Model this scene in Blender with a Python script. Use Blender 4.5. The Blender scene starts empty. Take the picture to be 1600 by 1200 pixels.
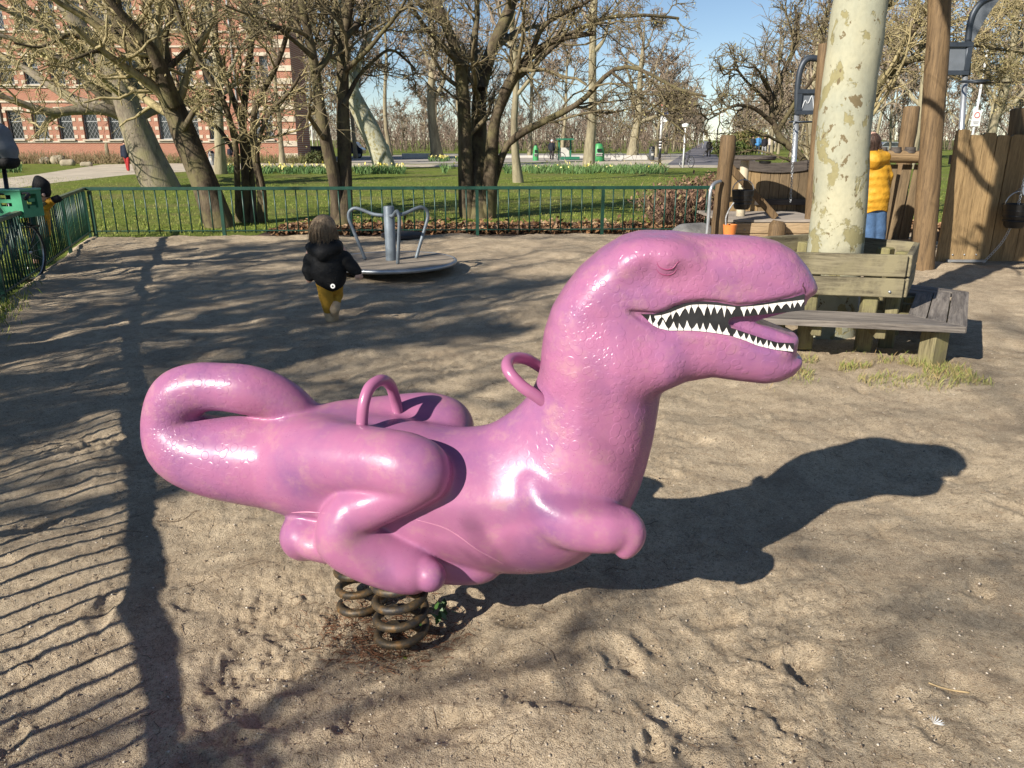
import bpy, math, random
import numpy as np
from mathutils import Vector, Matrix
R = math.radians
rng = np.random.default_rng(7)
scene = bpy.context.scene
COL = scene.collection

# ---------------------------------------------------------------- camera, sky, sun, exposure
CAM_H, PITCH, FPX = 1.6, R(17.65), 1200.0
cam = bpy.data.objects.new('camera', bpy.data.cameras.new('camera'))
COL.objects.link(cam)
cam.location = (0, 0, CAM_H)
cam.rotation_euler = (R(90) - PITCH, 0, 0)
cam.data.sensor_width = 36.0
cam.data.lens = 36.0 * FPX / 1600.0
cam.data.clip_end = 3000
scene.camera = cam
SUN_EL = R(29.5)
SUN_TO = np.array([0.70, 0.714])              # horizontal direction in which shadows fall
world = bpy.data.worlds.new('World'); scene.world = world; world.use_nodes = True
wn = world.node_tree; wn.nodes.clear()
wo = wn.nodes.new('ShaderNodeOutputWorld'); wb = wn.nodes.new('ShaderNodeBackground')
sky = wn.nodes.new('ShaderNodeTexSky'); sky.sky_type = 'NISHITA'; sky.sun_disc = False
sky.sun_elevation = SUN_EL
sky.sun_rotation = math.atan2(-SUN_TO[0], -SUN_TO[1])
sky.air_density = 0.8; sky.dust_density = 0.0; sky.ozone_density = 2.0
wb.inputs['Strength'].default_value = 0.060
wn.links.new(sky.outputs[0], wb.inputs[0]); wn.links.new(wb.outputs[0], wo.inputs[0])
sl = bpy.data.lights.new('sun', 'SUN'); sl.energy = 4.6; sl.angle = R(0.55); sl.color = (1.0, 0.93, 0.82)
sun = bpy.data.objects.new('sun', sl); COL.objects.link(sun)
sd = Vector((SUN_TO[0]*math.cos(SUN_EL), SUN_TO[1]*math.cos(SUN_EL), -math.sin(SUN_EL)))
sun.rotation_euler = sd.to_track_quat('-Z', 'Y').to_euler()
sun.location = (-20, -20, 20)
scene.view_settings.view_transform = 'Standard'; scene.view_settings.look = 'None'
scene.view_settings.gamma = 1.0; scene.view_settings.exposure = 0.86
scene.view_settings.use_curve_mapping = False

# ---------------------------------------------------------------- measuring helpers
_cp, _sp = math.cos(PITCH), math.sin(PITCH)
def ray(x, y):
    u = (x - 800) / FPX; v = (y - 600) / FPX
    return np.array([u, _cp - v*_sp, -_sp - v*_cp])
def G(x, y, z=0.0):
    r = ray(x, y); t = (z - CAM_H) / r[2]
    return np.array([0, 0, CAM_H]) + t*r
def AT(x, y, Y):
    r = ray(x, y); return np.array([0, 0, CAM_H]) + r*(Y/r[1])
def depth(p): return p[1]*_cp + (CAM_H - p[2])*_sp

# ---------------------------------------------------------------- object helpers
def tag(o, label=None, cat=None, group=None, kind=None):
    if label: o['label'] = label
    if cat: o['category'] = cat
    if group: o['group'] = group
    if kind: o['kind'] = kind
    return o
def empty(name, loc=(0, 0, 0), label=None, cat=None, group=None, rz=0.0):
    o = bpy.data.objects.new(name, None); COL.objects.link(o); o.location = loc; o.rotation_euler = (0, 0, rz)
    o.empty_display_size = 0.1
    return tag(o, label, cat, group)
def link(name, me, mat=None, parent=None, loc=None, rot=None, scale=None):
    o = bpy.data.objects.new(name, me); COL.objects.link(o)
    if mat is not None and not me.materials:
        for m in (mat if isinstance(mat, (list, tuple)) else [mat]): me.materials.append(m)
    if parent is not None: o.parent = parent
    if loc is not None: o.location = loc
    if rot is not None: o.rotation_euler = rot
    if scale is not None: o.scale = scale
    return o
def mesh_np(name, V, F, smooth=True, nper=None):
    """V (n,3); F (m,k) array or list of arrays of different k."""
    me = bpy.data.meshes.new(name)
    Fs = F if isinstance(F, list) else [F]
    Fs = [np.asarray(f, np.int32) for f in Fs if len(f)]
    loops = np.concatenate([f.ravel() for f in Fs]); tot = np.concatenate([np.full(len(f), f.shape[1], np.int32) for f in Fs])
    start = np.concatenate([[0], np.cumsum(tot)[:-1]]).astype(np.int32)
    V = np.asarray(V, np.float32)
    me.vertices.add(len(V)); me.vertices.foreach_set('co', V.ravel())
    me.loops.add(len(loops)); me.loops.foreach_set('vertex_index', loops)
    me.polygons.add(len(tot)); me.polygons.foreach_set('loop_start', start)
    me.polygons.foreach_set('use_smooth', np.full(len(tot), bool(smooth)))
    me.update(calc_edges=True); me.validate()
    return me
class MB:
    """collects shapes for ONE mesh"""
    def __init__(s): s.V = []; s.F = {}; s.n = 0
    def add(s, V, F):
        V = np.asarray(V, float).reshape(-1, 3)
        for f in F: s.F.setdefault(len(f), []).append([i + s.n for i in f])
        s.V.append(V); s.n += len(V); return s
    def addnp(s, V, F):
        F = np.asarray(F); s.F.setdefault(F.shape[1], []).extend((F + s.n).tolist()); s.V.append(np.asarray(V, float)); s.n += len(V); return s
    def box(s, c, size, rz=0.0, M=None, bev=0.0):
        hx, hy, hz = np.array(size)/2.0
        if bev > 0:
            b = min(bev, hx*.9, hy*.9, hz*.9)
            P = []
            for sx in (-1, 1):
                for sy in (-1, 1):
                    for sz in (-1, 1):
                        P += [(sx*(hx-b), sy*(hy-b), sz*hz), (sx*(hx-b), sy*hy, sz*(hz-b)), (sx*hx, sy*(hy-b), sz*(hz-b))]
            P = np.array(P)
            def ix(sx, sy, sz, k): return ((sx > 0)*4 + (sy > 0)*2 + (sz > 0))*3 + k
            Fq = []
            for z in (-1, 1): q = [ix(-1,-1,z,0), ix(1,-1,z,0), ix(1,1,z,0), ix(-1,1,z,0)]; Fq.append(q if z > 0 else q[::-1])
            for y in (-1, 1): q = [ix(-1,y,-1,1), ix(1,y,-1,1), ix(1,y,1,1), ix(-1,y,1,1)]; Fq.append(q if y < 0 else q[::-1])
            for x in (-1, 1): q = [ix(x,-1,-1,2), ix(x,1,-1,2), ix(x,1,1,2), ix(x,-1,1,2)]; Fq.append(q if x > 0 else q[::-1])
            for y in (-1, 1):
                for z in (-1, 1):
                    q = [ix(-1,y,z,0), ix(1,y,z,0), ix(1,y,z,1), ix(-1,y,z,1)]; Fq.append(q if y*z < 0 else q[::-1])
            for x in (-1, 1):
                for z in (-1, 1):
                    q = [ix(x,-1,z,0), ix(x,1,z,0), ix(x,1,z,2), ix(x,-1,z,2)]; Fq.append(q if x*z > 0 else q[::-1])
            for x in (-1, 1):
                for y in (-1, 1):
                    q = [ix(x,y,-1,1), ix(x,y,1,1), ix(x,y,1,2), ix(x,y,-1,2)]; Fq.append(q if x*y < 0 else q[::-1])
            for x in (-1, 1):
                for y in (-1, 1):
                    for z in (-1, 1):
                        t = [ix(x,y,z,0), ix(x,y,z,1), ix(x,y,z,2)]; Fq.append(t if x*y*z < 0 else t[::-1])
        else:
            P = np.array([(x*hx, y*hy, z*hz) for x in (-1, 1) for y in (-1, 1) for z in (-1, 1)])
            Fq = [(0,1,3,2), (4,6,7,5), (0,4,5,1), (2,3,7,6), (0,2,6,4), (1,5,7,3)]
        if M is not None: P = P @ np.array(M).T
        if rz: c_, s_ = math.cos(rz), math.sin(rz); P = np.stack([P[:,0]*c_-P[:,1]*s_, P[:,0]*s_+P[:,1]*c_, P[:,2]], 1)
        return s.add(P + np.array(c, float), Fq)
    def beam(s, a, b, w, h, up=(0, 0, 1), bev=0.0):
        a = np.array(a, float); b = np.array(b, float); d = b - a; L = np.linalg.norm(d); d /= L
        up = np.array(up, float); sx = np.cross(d, up)
        if np.linalg.norm(sx) < 1e-4: sx = np.cross(d, [1, 0, 0])
        sx /= np.linalg.norm(sx); uz = np.cross(sx, d)
        return s.box((a+b)/2, (L, w, h), M=np.stack([d, sx, uz], 1), bev=bev)
    def tube(s, pts, rad, n=8, cap=True):
        pts = np.asarray(pts, float); k = len(pts); rad = np.broadcast_to(np.asarray(rad, float), (k,))
        V, F = tubes(pts[None], rad[None], n)
        s.addnp(V, F)
        if cap:
            s.F.setdefault(n, []).append([s.n - k*n + i for i in range(n)][::-1]); s.F.setdefault(n, []).append([s.n - n + i for i in range(n)])
        return s
    def lathe(s, prof, c=(0, 0, 0), n=16, a0=0.0):
        k = len(prof); an = a0 + np.arange(n)*2*math.pi/n
        V = np.array([(r*math.cos(a), r*math.sin(a), z) for r, z in prof for a in an]) + np.array(c, float)
        F = [(i*n+j, i*n+(j+1) % n, (i+1)*n+(j+1) % n, (i+1)*n+j) for i in range(k-1) for j in range(n)]
        s.add(V, F)
        if prof[0][0] > 1e-6: s.F.setdefault(n, []).append([s.n - k*n + i for i in range(n)][::-1])
        if prof[-1][0] > 1e-6: s.F.setdefault(n, []).append([s.n - n + i for i in range(n)])
        return s
    def prism(s, poly, d):
        """poly (n,3) planar, extruded by vector d"""
        poly = np.asarray(poly, float); n = len(poly)
        s.add(np.concatenate([poly, poly + np.array(d, float)]), [list(range(n))[::-1], list(range(n, 2*n))] + [(i, (i+1) % n, n+(i+1) % n, n+i) for i in range(n)])
        return s
    def mesh(s, name, smooth=False):
        return mesh_np(name, np.concatenate(s.V), [np.array(f) for f in s.F.values()], smooth)
    def obj(s, name, mat, parent=None, smooth=False, loc=None, rot=None, auto=None):
        me = s.mesh(name, smooth or auto is not None)
        o = link(name, me, mat, parent, loc, rot)
        if auto is not None:
            me.set_sharp_from_angle(angle=R(auto))
        return o
def tubes(P, Rd, n=4, twist=None):
    """P (N,K,3) polylines, Rd (N,K) radii -> V,F (quads), open ends"""
    P = np.asarray(P, float); N, K, _ = P.shape
    T = np.empty_like(P); T[:, 1:-1] = P[:, 2:] - P[:, :-2]; T[:, 0] = P[:, 1] - P[:, 0]; T[:, -1] = P[:, -1] - P[:, -2]
    T /= np.linalg.norm(T, axis=2, keepdims=True) + 1e-12
    ref = np.where(np.abs(T[:, :1, 2:3]) > .9, np.array([1., 0, 0]), np.array([0, 0, 1.]))
    A = np.empty_like(P); a = ref[:, 0]
    for k in range(K):                       # parallel-ish transport
        a = a - (a*T[:, k]).sum(1, keepdims=True)*T[:, k]; a /= np.linalg.norm(a, axis=1, keepdims=True) + 1e-12; A[:, k] = a
    B = np.cross(T, A)
    an = np.arange(n)*2*math.pi/n
    V = P[:, :, None] + Rd[:, :, None, None]*(np.cos(an)[None, None, :, None]*A[:, :, None] + np.sin(an)[None, None, :, None]*B[:, :, None])
    idx = np.arange(N*K*n).reshape(N, K, n); nx = np.roll(idx, -1, 2)
    F = np.stack([idx[:, :-1], nx[:, :-1], nx[:, 1:], idx[:, 1:]], -1).reshape(-1, 4)
    return V.reshape(-1, 3), F
def merge(parts):
    V = []; F = []; n = 0
    for v, f in parts: V.append(v); F.append(f+n); n += len(v)
    return np.concatenate(V), np.concatenate(F)
def catmull(pts, m=6):
    P = np.asarray(pts, float); P = np.concatenate([[2*P[0]-P[1]], P, [2*P[-1]-P[-2]]]); out = []
    for i in range(1, len(P)-2):
        p0, p1, p2, p3 = P[i-1:i+3]
        for t in np.arange(m)/m:
            out.append(.5*((2*p1)+(-p0+p2)*t+(2*p0-5*p1+4*p2-p3)*t*t+(-p0+3*p1-3*p2+p3)*t**3))
    out.append(P[-2]); return np.array(out)
def dup(root, name=None, loc=None, rz=None, label=None, group=None, scale=None):
    r = root.copy(); COL.objects.link(r)
    if name: r.name = name
    if loc is not None: r.location = loc
    if rz is not None: r.rotation_euler = (0, 0, rz)
    if scale is not None: r.scale = scale
    if label: r['label'] = label
    if group: r['group'] = group
    for ch in root.children:
        c = ch.copy(); COL.objects.link(c); c.parent = r
        for g in ch.children:
            d = g.copy(); COL.objects.link(d); d.parent = c
    return r

# ---------------------------------------------------------------- noise on arrays
def _hash(ix, iy, iz, seed):
    h = (ix*374761393 + iy*668265263 + iz*2147483647 + seed*1274126177) & 0xFFFFFFFF
    h = ((h ^ (h >> 13))*1274126177) & 0xFFFFFFFF
    return ((h ^ (h >> 16)) & 0xFFFF)/65535.0
def vnoise2(x, y, seed=0):
    x0 = np.floor(x).astype(np.int64); y0 = np.floor(y).astype(np.int64); fx = x-x0; fy = y-y0
    fx = fx*fx*fx*(fx*(fx*6-15)+10); fy = fy*fy*fy*(fy*(fy*6-15)+10)
    h = lambda a, b: _hash(x0+a, y0+b, np.zeros_like(x0), seed)
    return (h(0,0)*(1-fx)+h(1,0)*fx)*(1-fy)+(h(0,1)*(1-fx)+h(1,1)*fx)*fy
def fbm2(x, y, o=4, seed=0, gain=.5):
    s = 0; a = 1; t = 0
    for i in range(o):
        c, sn = math.cos(1.1*i), math.sin(1.1*i)
        s = s + a*(vnoise2((c*x-sn*y)*2**i+17.3*i, (sn*x+c*y)*2**i-9.1*i, seed+i)-.5); t += a; a *= gain
    return s/t*2

# ---------------------------------------------------------------- materials
class NT:
    def __init__(s, name):
        s.m = bpy.data.materials.new(name); s.m.use_nodes = True; s.t = s.m.node_tree; s.b = s.t.nodes['Principled BSDF']; s._c = None
    def n(s, typ, **kw):
        nd = s.t.nodes.new('ShaderNode'+typ)
        for k, v in kw.items():
            if k in nd.inputs.keys(): nd.inputs[k].default_value = v
            else: setattr(nd, k, v)
        return nd
    def l(s, a, b): s.t.links.new(a, b)
    def co(s, which='Object', scale=(1, 1, 1), loc=(0,0,0)):
        tc = s.n('TexCoord'); mp = s.n('Mapping'); mp.inputs['Scale'].default_value = scale; mp.inputs['Location'].default_value = loc
        s.l(tc.outputs[which], mp.inputs[0]); return mp.outputs[0]
    def noise(s, vec, scale, detail=4, rough=.55, dist=0.0):
        nd = s.n('TexNoise'); nd.inputs['Scale'].default_value = scale; nd.inputs['Detail'].default_value = detail
        nd.inputs['Roughness'].default_value = rough; nd.inputs['Distortion'].default_value = dist; s.l(vec, nd.inputs['Vector']); return nd.outputs[0]
    def voro(s, vec, scale, feature='F1', out=0, rand=1.0):
        nd = s.n('TexVoronoi'); nd.feature = feature; nd.inputs['Scale'].default_value = scale; nd.inputs['Randomness'].default_value = rand; s.l(vec, nd.inputs['Vector']); return nd.outputs[out]
    def ramp(s, fac, stops, interp='LINEAR'):
        nd = s.n('ValToRGB'); cr = nd.color_ramp; cr.interpolation = interp
        while len(cr.elements) < len(stops): cr.elements.new(.5)
        for e, (p, c) in zip(cr.elements, stops):
            e.position = p; e.color = (tuple(c)+(1,))[:4] if hasattr(c, '__len__') else (c, c, c, 1)
        s.l(fac, nd.inputs[0]); return nd.outputs[0]
    def mix(s, fac, a, b, mode='MIX'):
        nd = s.n('Mix'); nd.data_type = 'RGBA'; nd.blend_type = mode
        for v, i in ((fac, 0), (a, 6), (b, 7)):
            if hasattr(v, 'is_linked'): s.l(v, nd.inputs[i])
            else: nd.inputs[i].default_value = v if i == 0 else (tuple(v)+(1,))[:4]
        return nd.outputs[2]
    def math(s, op, a, b=0.0):
        nd = s.n('Math'); nd.operation = op
        for v, i in ((a, 0), (b, 1)):
            if hasattr(v, 'is_linked'): s.l(v, nd.inputs[i])
            else: nd.inputs[i].default_value = v
        return nd.outputs[0]
    def bump(s, h, strength=.3, dist=.01, prev=None):
        nd = s.n('Bump'); nd.inputs['Strength'].default_value = strength; nd.inputs['Distance'].default_value = dist
        s.l(h, nd.inputs['Height'])
        if prev is not None: s.l(prev, nd.inputs['Normal'])
        s.l(nd.outputs[0], s.b.inputs['Normal']); return nd.outputs[0]
    def col(s, c):
        if hasattr(c, 'is_linked'): s.l(c, s.b.inputs['Base Color'])
        else: s.b.inputs['Base Color'].default_value = (tuple(c)+(1,))[:4]
    def rough(s, r, spec=.5, metal=0.0):
        if hasattr(r, 'is_linked'): s.l(r, s.b.inputs['Roughness'])
        else: s.b.inputs['Roughness'].default_value = r
        s.b.inputs['Specular IOR Level'].default_value = spec; s.b.inputs['Metallic'].default_value = metal
_mats = {}
def simple(name, c, rough=.6, var=.25, scale=6.0, metal=0.0, spec=.4, bump=.15, bscale=60.0, bdist=.004, coat=0.0, rand=0.0):
    """plain coloured material with soft mottling and fine relief"""
    if name in _mats: return _mats[name]
    t = NT(name); v = t.co('Object'); n1 = t.noise(v, scale, 5, .6)
    c = np.array(c); lo = tuple(np.clip(c*(1-var), 0, 1)); hi = tuple(np.clip(c*(1+var), 0, 1))
    cc = t.ramp(n1, [(.3, lo), (.7, hi)])
    if rand > 0:
        oi = t.n('ObjectInfo'); f = t.math('MULTIPLY_ADD', oi.outputs['Random'], 2*rand); f.node.inputs[2].default_value = 1-rand
        cb = t.n('CombineColor'); [t.l(f, cb.inputs[i]) for i in range(3)]
        cc = t.mix(1.0, cc, cb.outputs[0], 'MULTIPLY')
    t.col(cc); t.rough(rough, spec, metal)
    if bump > 0: t.bump(t.noise(v, bscale, 4, .6), bump, bdist)
    if coat: t.b.inputs['Coat Weight'].default_value = coat; t.b.inputs['Coat Roughness'].default_value = .08
    _mats[name] = t.m; return t.m
def wood(name, c1, c2, along='X', moss=None, scale=1.0, rough=.75, gs=14.0, rand=.15):
    if name in _mats: return _mats[name]
    t = NT(name)
    sc = {'X': (.06, 1, 1), 'Y': (1, .06, 1), 'Z': (1, 1, .06)}[along]
    oi = t.n('ObjectInfo'); v0 = t.co('Object', tuple(np.array(sc)*scale))
    add = t.n('VectorMath'); add.operation = 'ADD'; t.l(v0, add.inputs[0]); rr = t.math('MULTIPLY', oi.outputs['Random'], 30.0); t.l(rr, add.inputs[1]); v = add.outputs[0]
    g = t.noise(v, gs*2.2, 6, .65, .6); g2 = t.noise(v, gs*9, 3, .6)
    cc = t.mix(t.ramp(g, [(.32, 0.), (.68, 1.)]), c1, c2)
    cr = t.ramp(g2, [(.36, .45), (.5, 1.)]); cc = t.mix(.6, cc, cr, 'MULTIPLY')
    f = t.math('MULTIPLY_ADD', oi.outputs['Random'], 2*rand); f.node.inputs[2].default_value = 1-rand
    cb = t.n('CombineColor'); [t.l(f, cb.inputs[i]) for i in range(3)]
    cc = t.mix(1.0, cc, cb.outputs[0], 'MULTIPLY')
    if moss is not None:
        w = t.co('Object'); m = t.noise(w, 5, 6, .7); cc = t.mix(t.ramp(m, [(.45, 0.), (.62, 1.)]), cc, moss)
    t.col(cc); t.rough(rough, .3); t.bump(g2, .5, .004)
    _mats[name] = t.m; return t.m

# ---------------------------------------------------------------- implicit solids
class SDF:
    def __init__(s, lo, hi, h):
        s.lo = np.array(lo, float); s.h = h; s.n = np.ceil((np.array(hi)-s.lo)/h).astype(int)+1
        s.D = np.full(s.n, 1.0, np.float32)
    def sub(s, lo, hi):
        a = np.clip(np.floor((np.array(lo)-s.lo)/s.h).astype(int), 0, s.n-1); b = np.clip(np.ceil((np.array(hi)-s.lo)/s.h).astype(int)+1, 1, s.n)
        sl = tuple(slice(i, j) for i, j in zip(a, b))
        ax = [(s.lo[k]+s.h*np.arange(a[k], b[k])).astype(np.float32) for k in range(3)]
        return sl, ax[0][:, None, None], ax[1][None, :, None], ax[2][None, None, :]
    def comb(s, sl, d, k, mode='add'):
        A = s.D[sl]
        if mode == 'add':
            if k <= 0: s.D[sl] = np.minimum(A, d)
            else:
                h = np.maximum(k-np.abs(A-d), 0)/k; s.D[sl] = np.minimum(A, d)-h*h*k*.25
        elif mode == 'cut':
            if k <= 0: s.D[sl] = np.maximum(A, -d)
            else:
                h = np.maximum(k-np.abs(A+d), 0)/k; s.D[sl] = np.maximum(A, -d)+h*h*k*.25
    def chain(s, pts, k=.02, mode='add', ys=1.0, zs=1.0, kin=None):
        """pts [(x,y,z,r)...] union of round cones; ys squashes/widens across Y"""
        P = [np.array(p, float) for p in pts]
        if len(P) == 1: P = P*2
        m = max(.06, k*1.6)
        allp = np.array(P); rmax = allp[:, 3].max()
        lo = allp[:, :3].min(0)-rmax*max(ys, zs, 1)-m; hi = allp[:, :3].max(0)+rmax*max(ys, zs, 1)+m
        sl, X, Y, Z = s.sub(lo, hi); d = None
        for p, q in zip(P[:-1], P[1:]):
            ba = q[:3]-p[:3]; sc = np.array([1, 1/ys, 1/zs])
            # work in a space where the lateral axis is scaled about each segment's own centre line
            L2 = float(ba@ba)+1e-9
            px, py, pz = X-p[0], Y-p[1], Z-p[2]
            t = np.clip((px*ba[0]+py*ba[1]+pz*ba[2])/L2, 0, 1)
            dx, dy, dz = px-t*ba[0], (py-t*ba[1])/ys, (pz-t*ba[2])/zs
            dd = np.sqrt(dx*dx+dy*dy+dz*dz)-(p[3]+(q[3]-p[3])*t)
            if d is None: d = dd
            else:
                kk = .008 if kin is None else kin
                h = np.maximum(kk-np.abs(d-dd), 0)/kk; d = np.minimum(d, dd)-h*h*kk*.25
        s.comb(sl, d.astype(np.float32), k, mode)
    def pillow(s, poly, W, Rr, k=.02, mode='add', yc=0.0, x0=None, x1=None, W1=None):
        """closed outline poly (n,2) in x,z, puffed across y to half width W (W->W1 from x0 to x1) with edge rounding Rr"""
        poly = np.asarray(poly, float); m = .05; Wm = max(W, W1 or 0)
        sl, X, Y, Z = s.sub((poly[:, 0].min()-m, yc-Wm-m, poly[:, 1].min()-m), (poly[:, 0].max()+m, yc+Wm+m, poly[:, 1].max()+m))
        x2, z2 = np.broadcast_arrays(X[:, 0, :], Z[:, 0, :]); sd2 = poly_sd(poly, x2, z2)[:, None, :]
        Wx = W if W1 is None else W+(W1-W)*np.clip((X-x0)/(x1-x0), 0, 1)
        a = np.maximum(0, 1+sd2/Rr); b = np.abs(Y-yc)/Wx
        p = 2.6
        f = ((a**p+b**p)**(1/p)-1)*min(Rr, Wm)*.9
        s.comb(sl, f.astype(np.float32), k, mode)
    def mesh(s, name, smooth=True):
        import openvdb
        g = openvdb.FloatGrid(1.0); g.copyFromArray(np.ascontiguousarray(s.D, np.float32)); 
        pts, quads = g.convertToQuads(0.0)
        return mesh_np(name, pts*s.h+s.lo, quads[:, ::-1], smooth)
def poly_sd(poly, x, z):
    d = np.full(x.shape, 1e9); ins = np.zeros(x.shape, bool); n = len(poly)
    for i in range(n):
        a = poly[i]; b = poly[(i+1) % n]; e = b-a; wx = x-a[0]; wz = z-a[1]
        t = np.clip((wx*e[0]+wz*e[1])/(e@e+1e-12), 0, 1); d = np.minimum(d, (wx-t*e[0])**2+(wz-t*e[1])**2)
        c = ((a[1] <= z) & (b[1] > z)) | ((b[1] <= z) & (a[1] > z))
        with np.errstate(divide='ignore', invalid='ignore'):
            xi = a[0]+(z-a[1])*e[0]/(e[1] if abs(e[1]) > 1e-12 else 1e-12)
        ins ^= c & (x < xi)
    d = np.sqrt(d); return np.where(ins, -d, d)
def fix_normals(me):
    import bmesh
    bm = bmesh.new(); bm.from_mesh(me); bmesh.ops.recalc_face_normals(bm, faces=bm.faces); bm.to_mesh(me); bm.free(); return me
# ================================================================ ground
FENCE_L = [np.array(p) for p in [(-7.4, 13.65), (-5.23, 7.72), (-3.1, 3.0), (-1.9, .65), (-.8, -1.5)]]
FENCE_B = [np.array(p) for p in [(-7.4, 13.65), (3.75, 14.05)]]
def inside(x, y):
    """1 on the sand, falling to 0 outside the fences"""
    fx = np.interp(y, [p[1] for p in FENCE_L[::-1]], [p[0] for p in FENCE_L[::-1]])
    m = np.clip((x-fx+.25)/.3, 0, 1)
    m *= np.clip((14.0+.036*x+.1-y)/.3, 0, 1)
    return m
DENTS = [(965,1030,.10,.06,.035,1.9), (1262,1030,.09,.05,.05,.6), (1205,1025,.06,.03,.03,.3), (62,822,.12,.05,.05,1.0), (165,688,.12,.05,.04,.8), (110,760,.1,.05,.03,.7), (130,700,.14,.04,.03,.6), (400,1110,.1,.05,.04,-.5), (700,1140,.12,.06,.04,.4), (300,945,.05,.05,.03,0), (1120,960,.1,.06,.03,.2), (860,1090,.12,.06,.03,-.3), (1500,1080,.1,.05,.03,.3), (1380,820,.12,.05,.03,.7), (560,1120,.08,.05,.035,.9)]
def sand_z(x, y):
    z = .028*fbm2(x*.9, y*.9, 3, 3)+.030*fbm2(x*2.2, y*2.2, 2, 11)+.0065*fbm2(x*11, y*11, 3, 21, .65)+.0065*np.abs(fbm2(x*33, y*33, 3, 31, .75))+.022*np.maximum(0, fbm2(x*2.5, y*2.5, 2, 91)+.1)*fbm2(x*23, y*23, 3, 93, .7)
    # scuffed streaks
    z = z+.006*fbm2(x*6+y*2, y*16-x*4, 2, 44)
    r = np.hypot((x+.40)/.34, (y-2.25)/.27); z = z-.045*np.exp(-r**2*1.3)+.03*np.exp(-((np.hypot(x+.1, y-2.15)-.45)/.16)**2)*np.clip((x+.15)*3, 0, 1)
    wx, wy = .035*fbm2(x*14, y*14, 2, 61), .035*fbm2(x*14, y*14, 2, 67)
    for px, py, a, b, d, t in DENTS:
        g = G(px, py); dx, dy = x-g[0]+wx, y-g[1]+wy; u, v = (dx*math.cos(t)+dy*math.sin(t))/a, (-dx*math.sin(t)+dy*math.cos(t))/b
        q_ = u*u+v*v; z = z-.7*d*np.exp(-q_*1.2)+d*.2*np.exp(-((np.sqrt(q_)-1.35)/.35)**2)
    return z
_fp = np.random.default_rng(77)
def footprints(x, y, z):
    n = 170; Yc = 1.5+8.5*_fp.random(n)**1.5; Xc = _fp.uniform(-.75, .75, n)*(Yc+1.2)
    for i in range(n):
        if np.hypot(Xc[i]+.4, Yc[i]-2.25) < .35: continue
        t = _fp.uniform(0, 3.14); a = _fp.uniform(.07, .13); b = a*.42; d = _fp.uniform(.010, .026); m = (np.abs(x-Xc[i]) < .4) & (np.abs(y-Yc[i]) < .4)
        wx = .03*fbm2(x[m]*17, y[m]*17, 2, 61); dx, dy = x[m]-Xc[i]+wx, y[m]-Yc[i]-wx; u, v = (dx*math.cos(t)+dy*math.sin(t))/a, (-dx*math.sin(t)+dy*math.cos(t))/b; q_ = u*u+v*v
        z[m] += -d*np.exp(-q_*1.2)+d*.25*np.exp(-((np.sqrt(q_)-1.3)/.3)**2)
    return z
def mat_sand():
    t = NT('trodden_sand'); v = t.co('Object')
    n1 = t.noise(v, 1.1, 6, .65, .5); n2 = t.noise(v, 7, 7, .7, .3); n3 = t.noise(v, 60, 5, .7); n4 = t.noise(v, 240, 3, .6)
    c = t.mix(t.ramp(n2, [(.33, 0.), (.62, 1.)]), (.42, .325, .215), (.60, .485, .335))
    c = t.mix(t.ramp(n1, [(.46, 0.), (.66, .55)]), c, (.28, .22, .155))
    c = t.mix(t.ramp(n3, [(.50, 0.), (.68, .7)]), c, (.20, .15, .10))
    c = t.mix(t.ramp(n4, [(.55, 0.), (.64, .6)]), c, (.62, .54, .43)); c = t.mix(t.ramp(n4, [(.34, .85), (.45, 0.)]), c, (.10, .075, .055))
    dk = t.noise(v, 17, 6, .78, 1.2); c = t.mix(t.ramp(dk, [(.57, 0.), (.68, .7)]), c, (.115, .082, .055)); dk2 = t.noise(v, 2.3, 6, .7, .8); c = t.mix(t.ramp(dk2, [(.52, 0.), (.72, .6)]), c, (.24, .18, .125))
    t.col(c); t.rough(.95, .15); b1 = t.bump(n3, .6, .010); b2 = t.bump(n4, .9, .005, b1); return t.m
M_SAND = mat_sand()
def build_sand():
    nu, nv = 620, 470; u = np.linspace(-.80, .80, nu); s = np.linspace(0, 1, nv); yy = 1.15*(15.2/1.15)**s
    U, Yg = np.meshgrid(u, yy, indexing='ij'); X = U*(Yg+.55); Z = sand_z(X, Yg); Z = footprints(X, Yg, Z)
    m = inside(X, Yg); Z = Z*m-.14*(1-m)
    idx = np.arange(nu*nv).reshape(nu, nv); F = np.stack([idx[:-1, :-1], idx[1:, :-1], idx[1:, 1:], idx[:-1, 1:]], -1).reshape(-1, 4)
    o = link('sand', mesh_np('sand', np.stack([X, Yg, Z], -1).reshape(-1, 3), F), M_SAND); return tag(o, kind='structure')
build_sand()
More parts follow.
